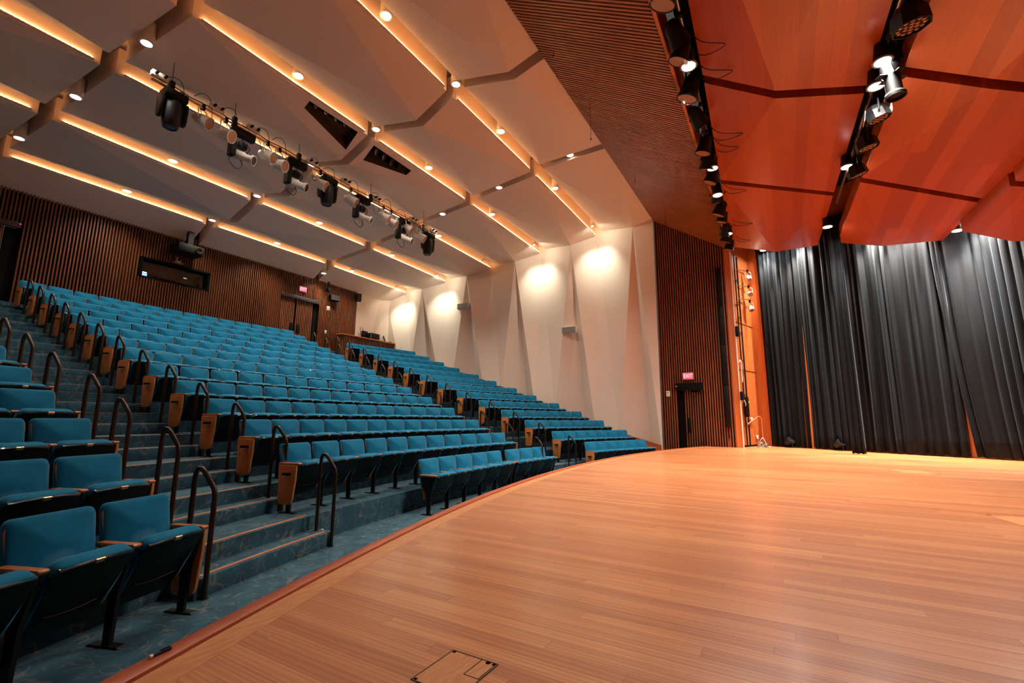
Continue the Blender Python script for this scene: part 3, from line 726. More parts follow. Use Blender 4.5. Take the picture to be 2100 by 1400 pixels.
# ------------------------------------------------------------------ doors, booth, back wall fittings
def slat_door(name, x0, x1, z0, z1, y, parent=None):
    d = struct(obj(name, MB().box(x0, x1, y + 0.03, y + 0.07, z0, z1), BLACK, smooth=False))
    mb = MB(); x = x0 + 0.03
    while x < x1 - 0.01: mb.box(x - .018, x + .018, y - 0.012, y + .03, z0, z1); x += 0.073
    obj('slats', mb, SLATDOOR, d, smooth=False); return d
d1 = slat_door('door_1', 2.55, 3.13, 4.0, 6.02, YB); d1['label'] = 'slatted leaf of the back exit doors, nearer the booth window'
d2 = slat_door('door_2', 3.20, 3.96, 4.0, 6.02, YB); d2['label'] = 'slatted leaf of the back exit doors, nearer the control desk'
obj('door_handle', MB().box(2.98, 3.10, YB - 0.05, YB - 0.014, 4.72, 5.05), BLACKP, d1, bevel=0.006)
obj('door_handle', MB().box(3.27, 3.39, YB - 0.05, YB - 0.014, 4.68, 5.03), BLACKP, d2, bevel=0.006)
mb = MB(); mb.box(3.97, 4.15, YB + 0.03, YB + 0.1, 3.9, 6.02); mb.box(3.13, 3.20, YB + 0.05, YB + 0.1, 3.9, 6.02); struct(obj('door_frame', mb, BLACKMATT, smooth=False), 'black jamb of the back exit doors')
mb = MB(); mb.box(2.49, 4.17, YB - 0.10, YB + 0.02, 6.0, 6.145); h = thing('door_closer_box', 'black overhead box above the back exit doors', 'door header', (3.3, YB, 6.07))
def loc(mb, o): return MB().add([(a - o.location.x, b - o.location.y, c - o.location.z) for a, b, c in mb.v], mb.f)
obj('box', loc(mb, h), mat('bronze box', (0.03, 0.024, 0.02), 0.5), h, bevel=0.006)
obj('indicator', loc(MB().box(2.51, 2.54, YB - 0.108, YB - 0.10, 6.10, 6.12), h), REDGLOW, h, smooth=False)
d3 = slat_door('door_3', -6.4, -4.80, 4.0, 6.06, YB); d3['label'] = 'slatted back door at the top of the near stairs'
mb = MB(); mb.box(-4.78, -4.54, YB + 0.03, YB + 0.1, 3.9, 6.06); struct(obj('door_frame', mb, BLACKMATT, smooth=False))
mb = MB(); mb.box(-6.45, -4.53, YB - 0.10, YB + 0.02, 6.06, 6.21); h = thing('door_closer_box', 'black overhead box above the door at the top of the near stairs', 'door header', (-5.5, YB, 6.12))
obj('box', loc(mb, h), bpy.data.materials['bronze box'], h, bevel=0.006)
obj('indicator', loc(MB().box(-4.57, -4.545, YB - 0.108, YB - 0.10, 6.15, 6.175), h), REDGLOW, h, smooth=False)
# booth window
wn = struct(obj('window_1', MB().box(-1.93, -0.10, YB + 0.10, YB + 0.11, 5.58, 6.10), GLASS, smooth=False), 'dark control booth window in the back wall')
fr = MB(); x0, x1, z0, z1 = BOOTH[0], BOOTH[1], BOOTH[2], BOOTH[3]
fr.box(x0, x1, YB - 0.06, YB + 0.14, z1 - 0.05, z1 + 0.01); fr.box(x0, x1, YB - 0.06, YB + 0.14, z0 - 0.01, z0 + 0.05); fr.box(x0 - 0.01, x0 + 0.05, YB - 0.06, YB + 0.14, z0, z1); fr.box(x1 - 0.05, x1 + 0.01, YB - 0.06, YB + 0.14, z0, z1)
obj('window_frame', fr, BLACKMATT, wn, smooth=False)
b_ = MB(); b_.box(-2.2, 0.2, YB + 0.30, YB + 1.6, 5.2, 5.3); b_.box(-2.2, 0.2, YB + 0.3, YB + 1.6, 6.3, 6.4); b_.box(-2.2, 0.2, YB + 1.6, YB + 1.7, 5.2, 6.4); b_.box(-2.3, -2.2, YB + .3, YB + 1.7, 5.2, 6.4); b_.box(0.2, 0.3, YB + .3, YB + 1.7, 5.2, 6.4)
struct(obj('wall_booth', b_, BLACKMATT, smooth=False))
t = thing('booth_console', 'small blue glowing console inside the booth window', 'console', (-1.75, YB + 0.2, 5.62))
obj('case', MB().box(-0.09, 0.09, 0, 0.08, 0, 0.16), BLACKP, t, smooth=False); obj('screen', MB().box(-0.07, 0.05, -0.006, 0, 0.02, 0.09), BLUEGLOW, t, smooth=False); obj('label_strip', MB().box(-0.07, 0.04, -0.006, 0, 0.11, 0.135), WHITEGLOW, t, smooth=False)
# projector
t = thing('projector', 'black projector hung above the booth window', 'projector', (-0.92, 28.72, 6.44))
obj('case', MB().box(-0.42, 0.30, -0.25, 0.36, 0, 0.27), mat('projector grey', (0.010, 0.0095, 0.009), 0.6, Specular_IOR_Level=0.2), t, bevel=0.015)
obj('lens', MB().lathe([(0.085, 0), (0.10, 0.03), (0.10, 0.05), (0.075, 0.05), (0.06, 0.02), (0, 0.02)], Matrix.Translation((0.14, -0.25, 0.135)) @ Matrix.Rotation(pi / 2, 4, 'X'), 20), LENS_DK, t)
obj('bracket', MB().box(-0.10, 0.05, -0.05, 0.10, 0.27, 0.75).box(-0.3, 0.2, 0.0, 0.3, 0.27, 0.30), BLACKM, t, smooth=False)
t = thing('shelf_bracket', 'small wooden shelf on the slats above the booth window', 'shelf', (-1.05, YB - 0.15, 6.18))
obj('board', MB().box(-0.14, 0.14, -0.05, 0.10, 0, 0.03), ARMWOOD, t, smooth=False)
t = thing('camera_unit', 'small white camera on the wooden shelf below the projector', 'camera', (-1.05, YB - 0.15, 6.21))
obj('base', MB().lathe([(0.06, 0), (0.06, 0.03), (0.03, 0.05), (0, 0.05)]), WHITEP, t); obj('yoke_arm', MB().box(-0.07, -0.045, -0.03, 0.03, 0.03, 0.15), WHITEP, t, smooth=False); obj('yoke_arm', MB().box(0.045, 0.06, -0.03, 0.03, 0.03, 0.10), WHITEP, t, smooth=False)
obj('head', MB().lathe([(0, -0.04), (0.035, -0.03), (0.042, 0), (0.035, 0.03), (0, 0.04)], Matrix.Translation((0, -0.02, 0.095)) @ Matrix.Rotation(pi / 2, 4, 'X')), BLACKP, t)
# exit signs
def exit_sign(label, m):
    t = thing('exit_sign', label, 'exit sign'); t.matrix_world = m
    obj('housing', MB().box(-0.16, 0.16, 0, 0.05, -0.11, 0.11), mat('exit housing', (0.55, 0.45, 0.42), 0.5), t, bevel=0.008)
    obj('face', MB().box(-0.14, 0.14, -0.006, 0, -0.092, 0.092), REDGLOW, t, smooth=False)
    c = bpy.data.curves.new('lettering', 'FONT'); c.body = 'EXIT'; c.size = 0.165; c.align_x = 'CENTER'; c.align_y = 'CENTER'; c.extrude = 0.002; c.materials.append(EXITLET)
    o0 = bpy.data.objects.new('lettering', c); C.objects.link(o0); me = bpy.data.meshes.new_from_object(o0); bpy.data.objects.remove(o0); o = bpy.data.objects.new('lettering', me); C.objects.link(o); o.parent = t; o.location = (0, -0.009, 0); o.rotation_euler = (pi / 2, 0, 0); o.scale = (0.80, 1, 1)
    return t
exit_sign('red lit exit sign above the back doors', Matrix.Translation((3.36, YB - 0.10, 6.45)))
exit_sign('red lit exit sign above the slatted stage side door', Matrix.Translation((7.95, 15.56, 2.84)) @ Matrix.Rotation(-pi / 2, 4, 'Z'))
# slatted side door
dd = struct(obj('door_4', MB().box(8.10, 8.14, DS[0], DS[1], 0.3, 2.40), BLACK, smooth=False), 'slatted door in the proscenium side wall')
mb = MB(); y = DS[0] + 0.06
while y < DS[1] - 0.20: mb.box(8.06, 8.10, y - .018, y + .018, 0.3, 2.40); y += 0.073
obj('slats', mb, SLAT, dd, smooth=False)
obj('door_handle', MB().box(8.03, 8.06, 15.55, 15.64, 1.05, 1.50), BLACKP, dd, bevel=0.006)
obj('door_closer', MB().box(8.0, 8.06, 15.2, 15.5, 2.32, 2.38), BLACKP, dd, bevel=0.006)
t = thing('door_closer_box', 'black overhead box above the slatted stage side door', 'door header', (8.0, 15.55, 2.40))
obj('box', MB().box(-0.08, 0.08, -0.42, 0.40, 0, 0.22), BLACKMATT, t, bevel=0.006); obj('indicator', MB().box(-0.086, -0.08, 0.36, 0.39, 0.10, 0.13), REDGLOW, t, smooth=False)
t = thing('wall_panel', 'white wall control beside the slatted stage side door', 'wall control', (7.99, 16.21, 2.29))
obj('plate', MB().box(-0.02, 0.02, -0.06, 0.06, -0.09, 0.09), WHITEP, t, bevel=0.006); obj('screen', MB().box(-0.025, -0.02, -0.03, 0.03, 0.02, 0.05), GREYP, t, smooth=False)
t = thing('wall_panel', 'pale wall thermostat on slats right of the back doors', 'wall control', (4.62, YB - 0.06, 5.94))
obj('plate', MB().box(-0.07, 0.07, -0.015, 0.015, -0.10, 0.10), WHITEP, t, bevel=0.005); obj('cover', MB().box(-0.05, 0.05, -0.03, -0.015, -0.07, 0.03), mat('brass cover', (0.5, 0.38, 0.22), 0.4), t, bevel=0.004)
t = thing('wall_panel', 'small white box on slats behind the far stairs rail', 'wall control', (4.57, YB - 0.06, 4.93))
obj('plate', MB().box(-0.04, 0.04, -0.02, 0.02, -0.07, 0.07), WHITEP, t, bevel=0.005)
def box_speaker(label, m, w, h, d):
    t = thing('wall_speaker', label, 'speaker'); t.matrix_world = m
    obj('cabinet', MB().box(-w / 2, w / 2, 0, d, -h / 2, h / 2), BLACKP, t, bevel=0.012)
    obj('grille', MB().box(-w / 2 + .02, w / 2 - .02, -0.008, 0, -h / 2 + .02, h / 2 - .02), mat('speaker cloth', (0.02, 0.02, 0.02), 0.8), t, smooth=False)
    obj('bracket', MB().box(-0.03, 0.03, d, d + 0.12, -0.03, 0.03), BLACKM, t, smooth=False); return t
box_speaker('black loudspeaker on the slats, right of the back exit sign', Matrix.Translation((4.78, 28.92, 6.40)) @ Matrix.Rotation(-0.15, 4, 'Z'), 0.42, 0.24, 0.22)
box_speaker('black loudspeaker high on the edge of the plaster back wall', Matrix.Translation((6.02, 28.92, 6.72)) @ Matrix.Rotation(-0.5, 4, 'Z'), 0.20, 0.34, 0.20)
t = thing('ceiling_bracket', 'small black device hanging from the ceiling beside the exit sign', 'bracket', (4.45, 29.0, 6.72)); obj('arm', MB().box(-0.03, 0.03, -0.03, 0.03, 0.0, 0.30), BLACKM, t, smooth=False); obj('head', MB().box(-0.07, 0.07, -0.09, 0.07, -0.12, 0.03), BLACKP, t, bevel=0.01)
def grey_speaker(label, y, z):
    t = thing('wall_speaker', label, 'speaker', (7.86, y, z), -pi / 2 - 0.0, 'grey speakers on the plaster wall')
    obj('cabinet', MB().box(-0.28, 0.28, 0.02, 0.16, -0.12, 0.12), WHITEP, t, bevel=0.012); obj('grille', MB().box(-0.265, 0.265, 0.0, 0.02, -0.105, 0.105), GREYP, t, smooth=False)
    obj('bracket', MB().box(-0.04, 0.04, 0.16, 0.30, -0.04, 0.04), GREYP, t, smooth=False)
grey_speaker('grey wall speaker on the plaster wall, farther and higher one', 24.6, 6.22)
grey_speaker('grey wall speaker on the plaster wall, lower one nearer the stage', 19.66, 4.72)
# column speaker and side stage kit
t = thing('column_speaker', 'tall thin black column speaker on the slatted proscenium wall', 'speaker', (7.95, 14.46, 1.24))
for i in range(4): obj('module', MB().box(-0.06, 0.05, -0.075, 0.075, i * 1.26, i * 1.26 + 1.25), BLACKP, t, bevel=0.008)
struct(obj('trim_4', MB().box(8.0, 8.03, 14.075, 14.105, ZS, 6.95), WHITEP, smooth=False), 'thin white edge strip on the cherry pilaster')
struct(obj('trim_5', MB().prism([(8.36, 14.10), (9.74, 13.66), (9.75, 13.68), (8.37, 14.12)], 2, ZS, ZS + 0.05), BLACK, smooth=False))

# ------------------------------------------------------------------ control desk at the back
t = thing('control_desk', 'walnut slatted control desk at the back of the far block', 'desk', (5.0, 28.6, 3.86))
fp = MB(); fp.box(0, 2.95, 0.05, 0.08, -0.05, 0.98); obj('front_panel', fp, BLACK, t, smooth=False)
sl = MB(); x = 0.03
while x < 2.95: sl.box(x - .02, x + .02, 0.0, 0.05, -0.05, 0.98); x += 0.085
obj('front_slats', sl, SLATDOOR, t, smooth=False)
sl = MB(); sl.box(0.0, 0.03, 0.05, 0.33, -0.05, 0.98); y = 0.07
while y < 0.32: sl.box(-0.04, 0.0, y - .02, y + .02, -0.05, 0.98); y += 0.073
obj('side_panel', sl, SLATDOOR, t, smooth=False)
obj('counter_top', MB().box(-0.10, 2.98, -0.08, 0.33, 0.98, 1.03), ARMWOOD, t, bevel=0.008)
ZD = 3.86 + 1.03
t = thing('desk_lamp', 'small grey gooseneck lamp on the control desk', 'lamp', (5.98, 28.75, ZD))
obj('base', MB().lathe([(0, 0), (0.06, 0), (0.06, 0.02), (0, 0.02)]), BLACKM, t); obj('arm', MB().tube(smoothpath([(0, 0, 0.02), (0.0, 0, 0.12), (-0.05, -0.02, 0.22), (-0.10, -0.04, 0.25)]), 0.012), GREYP, t); obj('lamp_head', MB().lathe([(0.02, 0), (0.04, 0.03), (0.04, 0.09), (0, 0.10)], Matrix.Translation((-0.08, -0.03, 0.27)) @ Matrix.Rotation(2.6, 4, 'Y')), WHITEP, t)
t = thing('flight_case', 'black equipment case with pale edges on the control desk', 'case', (6.85, 28.78, ZD))
obj('body', MB().box(-0.26, 0.26, -0.10, 0.22, 0, 0.30), BLACKP, t, bevel=0.01)
e_ = MB()
for x in (-0.265, 0.245): e_.box(x, x + .02, -0.11, -0.09, 0, 0.30)
e_.box(-0.265, 0.265, -0.11, -0.09, 0.285, 0.305); obj('edge_trim', e_, GREYP, t, smooth=False)
t = thing('radio_receiver', 'black receiver with two antennas behind the equipment case', 'receiver', (6.60, 28.98, ZD)); obj('body', MB().box(-0.16, 0.20, 0.03, 0.14, 0, 0.40), BLACKP, t, bevel=0.01); obj('label_plate', MB().box(0.10, 0.19, 0.02, 0.03, 0.33, 0.39), WHITEP, t, smooth=False)
for x in (-0.15, -0.30): obj('antenna', MB().tube([(x + .1, 0.1, 0.0), (x, 0.1, 0.55)], 0.008, 6), BLACKM, t)
t = thing('laptop', 'open black laptop at the wall end of the control desk', 'laptop', (7.70, 28.72, ZD), 0.9); obj('keyboard_base', MB().box(-0.19, 0.19, -0.14, 0.14, 0, 0.022), BLACKP, t, bevel=0.004); obj('screen', MB().box(-0.19, 0.19, -0.01, 0.01, 0, 0.30, Matrix.Translation((0, 0.14, 0.015)) @ Matrix.Rotation(-0.35, 4, 'X')), BLACKP, t, bevel=0.004)

# ------------------------------------------------------------------ house downlights
DL = MB().lathe([(0.0, 0.40), (0.108, 0.40), (0.108, 0.0), (0.104, 0.0), (0.0, 0.012)], n=20).mesh('housing', WHITEP)
DLR = MB().lathe([(0.086, -0.014), (0.118, -0.014), (0.118, 0.010), (0.086, 0.010), (0.086, -0.014)], n=20).mesh('trim_ring', WHITEP)
DLL = MB().lathe([(0.0, -0.010), (0.087, -0.008), (0.087, -0.002), (0.0, -0.002)], n=20).mesh('lens', LAMP)
def downlight(x, y, z, label, watts=DOWN_W, col=WARM, size=118):
    t = thing('downlight', label, 'downlight', (x, y, z), 0, 'round white downlights in the house ceiling')
    for me in (DL, DLR, DLL): o = bpy.data.objects.new(me.name, me); C.objects.link(o); o.parent = t
    spot('bulb', (0, 0, -0.03), (0, 0, -1), watts, col, size, 0.8, 0.06, t)
    return t
BW_ = ['near bay', 'bay two', 'bay three', 'far wall bay']
for k in range(1, 6):
    y = YT[k] - 0.17; z = ZF[k] + 0.14
    for b, x in ((0, -7.2), (1, -2.62 - 0.07 * k * 0 - 0.05 * (6 - k)), (2, 1.15 + 0.08 * (6 - k)), (3, 4.30 + 0.12 * (6 - k))):
        if b == 0 and k < 3: continue
        downlight(x, y, z - (0.07 if b == 3 else 0), 'round downlight in the %s cove from the back wall, %s' % (ORD[k], BW_[b]), (DOWN_W * 0.22, DOWN_W, DOWN_W * 1.2, DOWN_W)[b])
    downlight(-0.66, y - 0.03, z, 'round downlight at the %s cove from the back wall, centre groove crossing' % ORD[k], 45)
for i, (y, z) in enumerate(((19.75, 8.25), (22.2, 7.98), (24.65, 7.72), (27.1, 7.5))):
    downlight(G1(y), y, z, 'round downlight in the near groove, %s from the back wall' % ORD[4 - i], 30)
for i, (y, z) in enumerate(((17.5, 8.62), (19.9, 8.36), (22.2, 8.10), (28.65, 7.20))):
    downlight(G3(y), y, z, 'round downlight in the far groove, %s from the back wall' % ORD[4 - i], 45)
# wall washers
def washer(k, on):
    x, y, z = 7.40, YT[k] - 0.24, ZF[k] + 0.02
    t = thing('wall_washer', 'small white spot fitting aimed at the plaster wall, %s cove from the back' % ORD[k], 'spotlight', (x, y, z), 0, 'wall washer spots')
    d = Vector((0.42, 0.02, -1.0)); m = rot_to(d, (0, 0, -0.05))
    obj('bracket', MB().box(-0.012, 0.012, -0.05, 0.05, -0.02, 0.16).box(-0.02, 0.02, -0.02, 0.02, 0.16, 0.35), WHITEP, t, smooth=False)
    obj('head', MB().lathe([(0, -0.06), (0.035, -0.055), (0.05, 0.05), (0.044, 0.05), (0.04, 0.03), (0, 0.03)], m, 16), WHITEP, t)
    obj('lens', MB().lathe([(0.0, 0.031), (0.038, 0.031), (0.038, 0.036), (0, 0.038)], m, 16), LAMP if on else LENS_DK, t)
    if on: spot('spill', (-0.05, -0.05, -0.12), (0.6, -0.1, -1.0), WASH_W * 0.11, (0.97, 1.0, 0.80), 176, 0.4, 0.05, t)
    if on: spot('bulb', m @ Vector((0, 0, 0.06)), m @ Vector((0, 0, 1)), WASH_W, (0.97, 1.0, 0.82), 84, 1.0, 0.05, t)
for k in range(1, 6): washer(k, k != 3)

# ------------------------------------------------------------------ stage lamps, pipes and fixtures
def pipe(label, a, b, r=0.026, m=STEEL):
    t = thing('lighting_pipe', label, 'pipe', a)
    obj('tube', MB().tube([(0, 0, 0), tuple(Vector(b) - Vector(a))], r, 10), m, t)
    return t
P1 = lambda x: (x, 13.80 + 0.022 * x, 7.02); P2 = lambda x: (x, 11.33 + 0.03 * x, 6.62)
pp = pipe('steel lighting pipe in the light slot beside the slatted soffit', P1(-3.2), P1(7.7))
pp2 = pipe('steel lighting pipe in the light slot between the wooden clouds', P2(-2.6), P2(5.2))
# conduit boxes along the first slot
for i, x in enumerate((-0.9, 1.6, 4.0)): obj('conduit', MB().box(x + 3.2 - 0.5, x + 3.2 + 0.5, 0.02, 0.10, 0.10, 0.20, Matrix.Rotation(0.022, 4, 'Z')), mat('conduit black', (0.02, 0.019, 0.018), 0.5), pp, smooth=False)

SPOT_DOWN = {}
def stage_lamp(x, y, z, label, watts=STAGE_W, aim=(0, 0, -1), size=118):
    t = thing('stage_downlight', label, 'downlight', (x, y, z), 0, 'white stage downlights')
    m = rot_to(aim)
    obj('housing', MB().lathe([(0, -0.26), (0.075, -0.26), (0.105, -0.05), (0.115, 0.0), (0.10, 0.0), (0.095, -0.02), (0, -0.02)], m, 18), BLACKM, t)
    obj('rim', MB().lathe([(0.095, -0.005), (0.122, -0.005), (0.122, 0.012), (0.095, 0.012), (0.095, -0.005)], m, 18), GREYP, t)
    obj('lens', MB().lathe([(0, -0.012), (0.095, -0.012), (0.095, -0.004), (0, 0.0)], m, 18), LAMPC, t)
    spot('bulb', m @ Vector((0, 0, 0.03)), m @ Vector((0, 0, 1)), watts, NEUT, size, 0.8, 0.08, t)
    return t
for i, (x, y, z) in enumerate(((-1.20, 13.76, 6.60), (-0.45, 13.88, 6.58), (2.0, 13.84, 6.60), (3.3, 13.90, 6.60), (5.9, 13.93, 6.6))):
    stage_lamp(x, y, z, 'lit white lamp in the slot beside the soffit, %s from the near end' % ORD[i + 1])
for i, (x, y, z) in enumerate(((-0.35, 11.41, 6.30), (0.20, 11.41, 6.30), (2.70, 11.53, 6.32), (5.9, 11.65, 6.32))):
    stage_lamp(x, y, z, 'lit white lamp in the slot between wooden clouds, %s from the near end' % ORD[i + 1], STAGE_W)
for i, (x, y, z) in enumerate(((3.4, 9.06, 5.78), (5.6, 9.16, 5.80), (6.2, 9.18, 5.82))):
    stage_lamp(x, y, z, 'lit white lamp in the third slot near the curtains, %s from the near end' % ORD[i + 1], STAGE_W)

for i, (x, y, z) in enumerate(((9.0, 13.15, 7.0), (8.45, 12.25, 7.0), (7.35, 10.6, 6.65), (6.95, 9.95, 6.6), (6.25, 8.75, 6.2))):
    stage_lamp(x, y, z, 'white lamp between wooden clouds and curtains, %s from the cherry wall' % ORD[i + 1], STAGE_W * (1.3 if i == 0 else 2.8), size=88)

def par(label, p, d, yoke_top, m=BLACKM, lens=LENS_AMB, s=1.0, cat='stage light', group=None, name='par_can', flare=1.15):
    """round can at p aimed along d, hung by a yoke from yoke_top"""
    t = thing(name, label, cat, p, 0, group); q = rot_to(d)
    obj('can', MB().lathe([(0, -0.17 * s), (0.045 * s, -0.165 * s), (0.085 * s, -0.10 * s), (0.10 * s, 0.02 * s), (0.108 * s * flare, 0.12 * s), (0.098 * s * flare, 0.12 * s), (0.09 * s, 0.06 * s), (0, 0.06 * s)], q, 16), m, t)
    obj('lens', MB().lathe([(0, 0.115 * s), (0.098 * s * flare, 0.115 * s), (0.098 * s * flare, 0.108 * s), (0, 0.108 * s)], q, 16), lens, t)
    u = Vector(yoke_top) - Vector(p); ax = Vector(d).cross(Vector((0, 0, 1)))
    ax = ax.normalized() if ax.length > 0.05 else Vector((1, 0, 0))
    r = 0.125 * s
    obj('yoke', MB().tube([ax * r, ax * r + u * 0.72, u * 0.9, -ax * r + u * 0.72, -ax * r], 0.010 * s, 6), m, t)
    obj('clamp', MB().box(-0.03, 0.03, -0.03, 0.03, -0.06, 0.04, Matrix.Translation(u)), BLACKM, t, smooth=False)
    return t
def cablec(name, label, pts, r=0.007, m=CABLE, parent=None):
    o = obj(name, MB().tube(smoothpath(pts, 6), r, 5), m, parent, angle=2)
    if label: tag(o, label, 'cable', 'power cables on the lighting bars')
    return o
rnd = random.Random(11)
xs1 = [-2.45, -1.75, -1.35, -0.55, 0.35, 1.25, 1.95, 2.55, 3.65, 4.35, 5.0, 5.85, 6.5, 7.15]
dirs1 = [(.15, .35, -.95), (.7, -.3, -.7), (.1, .4, -1), (.1, .35, -.95), (.75, -.35, -.6), (.1, .3, -1), (.35, .3, -.9), (.05, .4, -.9), (.6, .1, -.7), (.1, .4, -.9), (.1, .3, -1), (.5, .3, -.8), (.2, .4, -.9), (.1, .3, -.95)]
for i, x in enumerate(xs1):
    top = Vector(P1(x)); p = top + Vector((0, 0.06, -0.27 - 0.05 * (i % 2)))
    par('black stage spotlight on the soffit pipe, %s from the near end' % ORD[i + 1], p, dirs1[i], top, s=1.25 if i % 3 else 1.4, group='black spotlights on the soffit pipe', name='stage_spotlight', flare=1.1)
for i, x in enumerate((-1.5, -0.9, 0.9, 1.35, 3.3, 5.4, 6.7)):
    a = Vector(P1(x)); b = Vector(P1(x + 0.42)); s_ = 0.10 + 0.05 * (i % 3)
    cablec('cable', 'black cable loop beside the soffit pipe, %s from the near end' % ORD[i + 1], [a, a + Vector((0.08, -0.22, -0.28)), (a + b) / 2 + Vector((0, -0.42 - s_, -0.36)), b + Vector((-0.05, -0.22, -0.28)), b])
# second pipe: led pars, one long profile spot
def led_par(label, p, d, top, s=1.0, back_label=False):
    t = thing('led_par', label, 'stage light', p, 0, 'led pars on the second pipe'); q = rot_to(d)
    obj('body', MB().lathe([(0, -0.15 * s), (0.10 * s, -0.14 * s), (0.15 * s, -0.06 * s), (0.16 * s, 0.07 * s), (0.145 * s, 0.07 * s), (0.14 * s, 0.05 * s), (0, 0.05 * s)], q, 8), BLACKM, t, smooth=False)
    leds = [(0, 0)] + [(0.05 * cos(a * pi / 3), 0.05 * sin(a * pi / 3)) for a in range(6)] + [(0.10 * cos(a * pi / 6), 0.10 * sin(a * pi / 6)) for a in range(12)]
    l = MB()
    for a, b in leds: l.lathe([(0.019 * s, 0.05 * s), (0.019 * s, 0.06 * s), (0.008 * s, 0.066 * s), (0, 0.066 * s)], q @ Matrix.Translation((a * s, b * s, 0)), 8)
    obj('led_lens', l, LENS_AMB, t)
    u = Vector(top) - Vector(p); ax = Vector((1, 0, 0))
    obj('yoke', MB().tube([ax * .17 * s, ax * .17 * s + u * 0.75, u * 0.95, -ax * .17 * s + u * .75, -ax * .17 * s], 0.012, 6), BLACKM, t)
    if back_label: obj('back_plate', MB().box(-0.09, 0.09, -0.006, 0.0, -0.06, 0.10, Matrix.Translation((0, 0.165, -0.02)) @ Matrix.Rotation(0.15, 4, 'X')).box(-0.11, 0.06, -.17, -.163, -.03, .1), WHITEP, t, smooth=False)
    return t
for i, (x, dz, dd_, s_, bl) in enumerate(((-1.27, -0.52, (.15, -.1, -1), 1.25, False), (0.65, -0.54, (.1, -.25, -1), 1.05, True), (1.51, -0.54, (.1, -.2, -1), 1.05, False), (2.51, -0.54, (.2, -.3, -1), 1.05, False))):
    top = Vector(P2(x)); led_par('black led par on the second pipe, %s from the near end' % ORD[i + 1], top + Vector((0, 0.01, dz)), dd_, top, s_, bl)
top = Vector(P2(-0.19)); pz = top + Vector((0, -0.02, -0.50))
t = thing('profile_spotlight', 'long black profile spotlight hanging from the second pipe', 'stage light', pz); q = rot_to((0.05, -0.05, -1))
obj('barrel', MB().lathe([(0, -0.36), (0.07, -0.36), (0.12, -0.30), (0.12, -0.06), (0.095, 0.0), (0.095, 0.22), (0.125, 0.26), (0.125, 0.30), (0.105, 0.30), (0.10, 0.25), (0, 0.25)], q, 16), BLACKM, t)
sh_ = MB()
for a in range(4): sh_.box(-0.05, 0.05, 0.09, 0.19, -0.004, 0.004, q @ Matrix.Rotation(a * pi / 2 + 0.3, 4, 'Z') @ Matrix.Translation((0, 0, -0.01 * a)))
obj('shutter', sh_, BLACKM, t, smooth=False); obj('yoke', MB().tube([(0.13, 0, 0), (0.13, 0.05, 0.30), (0, 0.10, 0.40), (-0.13, 0.05, 0.30), (-0.13, 0, 0)], 0.012, 6), BLACKM, t)
obj('lens', MB().lathe([(0, 0.26), (0.10, 0.26), (0.10, 0.252), (0, 0.252)], q, 16), LENS_DK, t)
for i, x in enumerate((-1.7, -0.7, 0.9, 1.9, 2.9)):
    a = Vector(P2(x)); cablec('cable', 'black cable draped on the second pipe, %s from the near end' % ORD[i + 1], [a, a + Vector((.1, .05, -.12)), a + Vector((.25, .0, .04)), a + Vector((.4, -.07, -.10)), a + Vector((.55, 0, 0))], 0.009)

# ------------------------------------------------------------------ hall lighting bar
HB = lambda x: Vector((x, 22.40 + 0.0 * x, 7.50 - 0.022 * (x + 4.5)))
bar_ = pipe('long white lighting bar hung under the house ceiling', HB(-4.6), HB(3.35), 0.024, STEEL)
bar_['label'] = 'long steel lighting bar hung on wires under the house ceiling'
obj('feed_cable', MB().tube([(0.1 + 0.26 * i, -0.03, 0.05 + 0.02 * sin(i * 2.1) - 0.022 * 0.26 * i) for i in range(30)], 0.012, 6), CABLE, bar_, angle=2)
for i, x in enumerate((-4.28, -3.12, -1.62, 0.60, 2.80)):
    p = HB(x); t = thing('suspension_wire', 'thin suspension wire of the lighting bar, %s from the near end' % ORD[i + 1], 'wire', p, 0, 'suspension wires of the lighting bar')
    obj('wire', MB().tube([(0, 0, 0.1), (0, 0.03, 0.62)], 0.006, 5), BLACKM, t); obj('ceiling_cup', MB().lathe([(0, 0.60), (0.045, 0.62), (0.05, 0.64), (0, 0.64)]), WHITEP, t); obj('clamp', MB().box(-0.04, 0.04, -0.04, 0.04, -0.05, 0.16), BLACKM, t, smooth=False)
def moving_head(label, x, yaw=0.0):
    p = HB(x); t = thing('moving_head_light', label, 'stage light', p + Vector((0, 0, -0.04)), yaw, 'moving head lights on the house bar'); t.scale = (1.15, 1.15, 1.22)
    obj('base', MB().box(-0.17, 0.17, -0.13, 0.13, -0.14, 0.0), BLACKP, t, bevel=0.03)
    y_ = MB()
    for s_ in (-1, 1): y_.prism([(-0.09, -0.14), (0.09, -0.14), (0.075, -0.42), (0.04, -0.48), (-0.04, -0.48), (-0.075, -0.42)], 0, s_ * 0.145, s_ * 0.20)
    obj('yoke', y_, BLACKP, t, bevel=0.012)
    h_ = obj('head', MB().lathe([(0, -0.10), (0.10, -0.11), (0.135, -0.20), (0.14, -0.42), (0.115, -0.56), (0.10, -0.585), (0.085, -0.57), (0, -0.57)], n=20), BLACKM, t)
    obj('lens', MB().lathe([(0, -0.572), (0.08, -0.572), (0.05, -0.585), (0, -0.59)], n=16), mat('blue lens', (0.02, 0.08, 0.12), 0.1), t)
    obj('clamp', MB().box(-0.12, -0.07, -0.03, 0.03, 0.0, 0.07).box(0.07, 0.12, -0.03, 0.03, 0.0, 0.07), GREYP, t, smooth=False)
moving_head('large black moving head light at the near end of the house bar', -4.22)
moving_head('black moving head light at the middle of the house bar', -0.78)
moving_head('black moving head light at the far end of the house bar', 3.02)
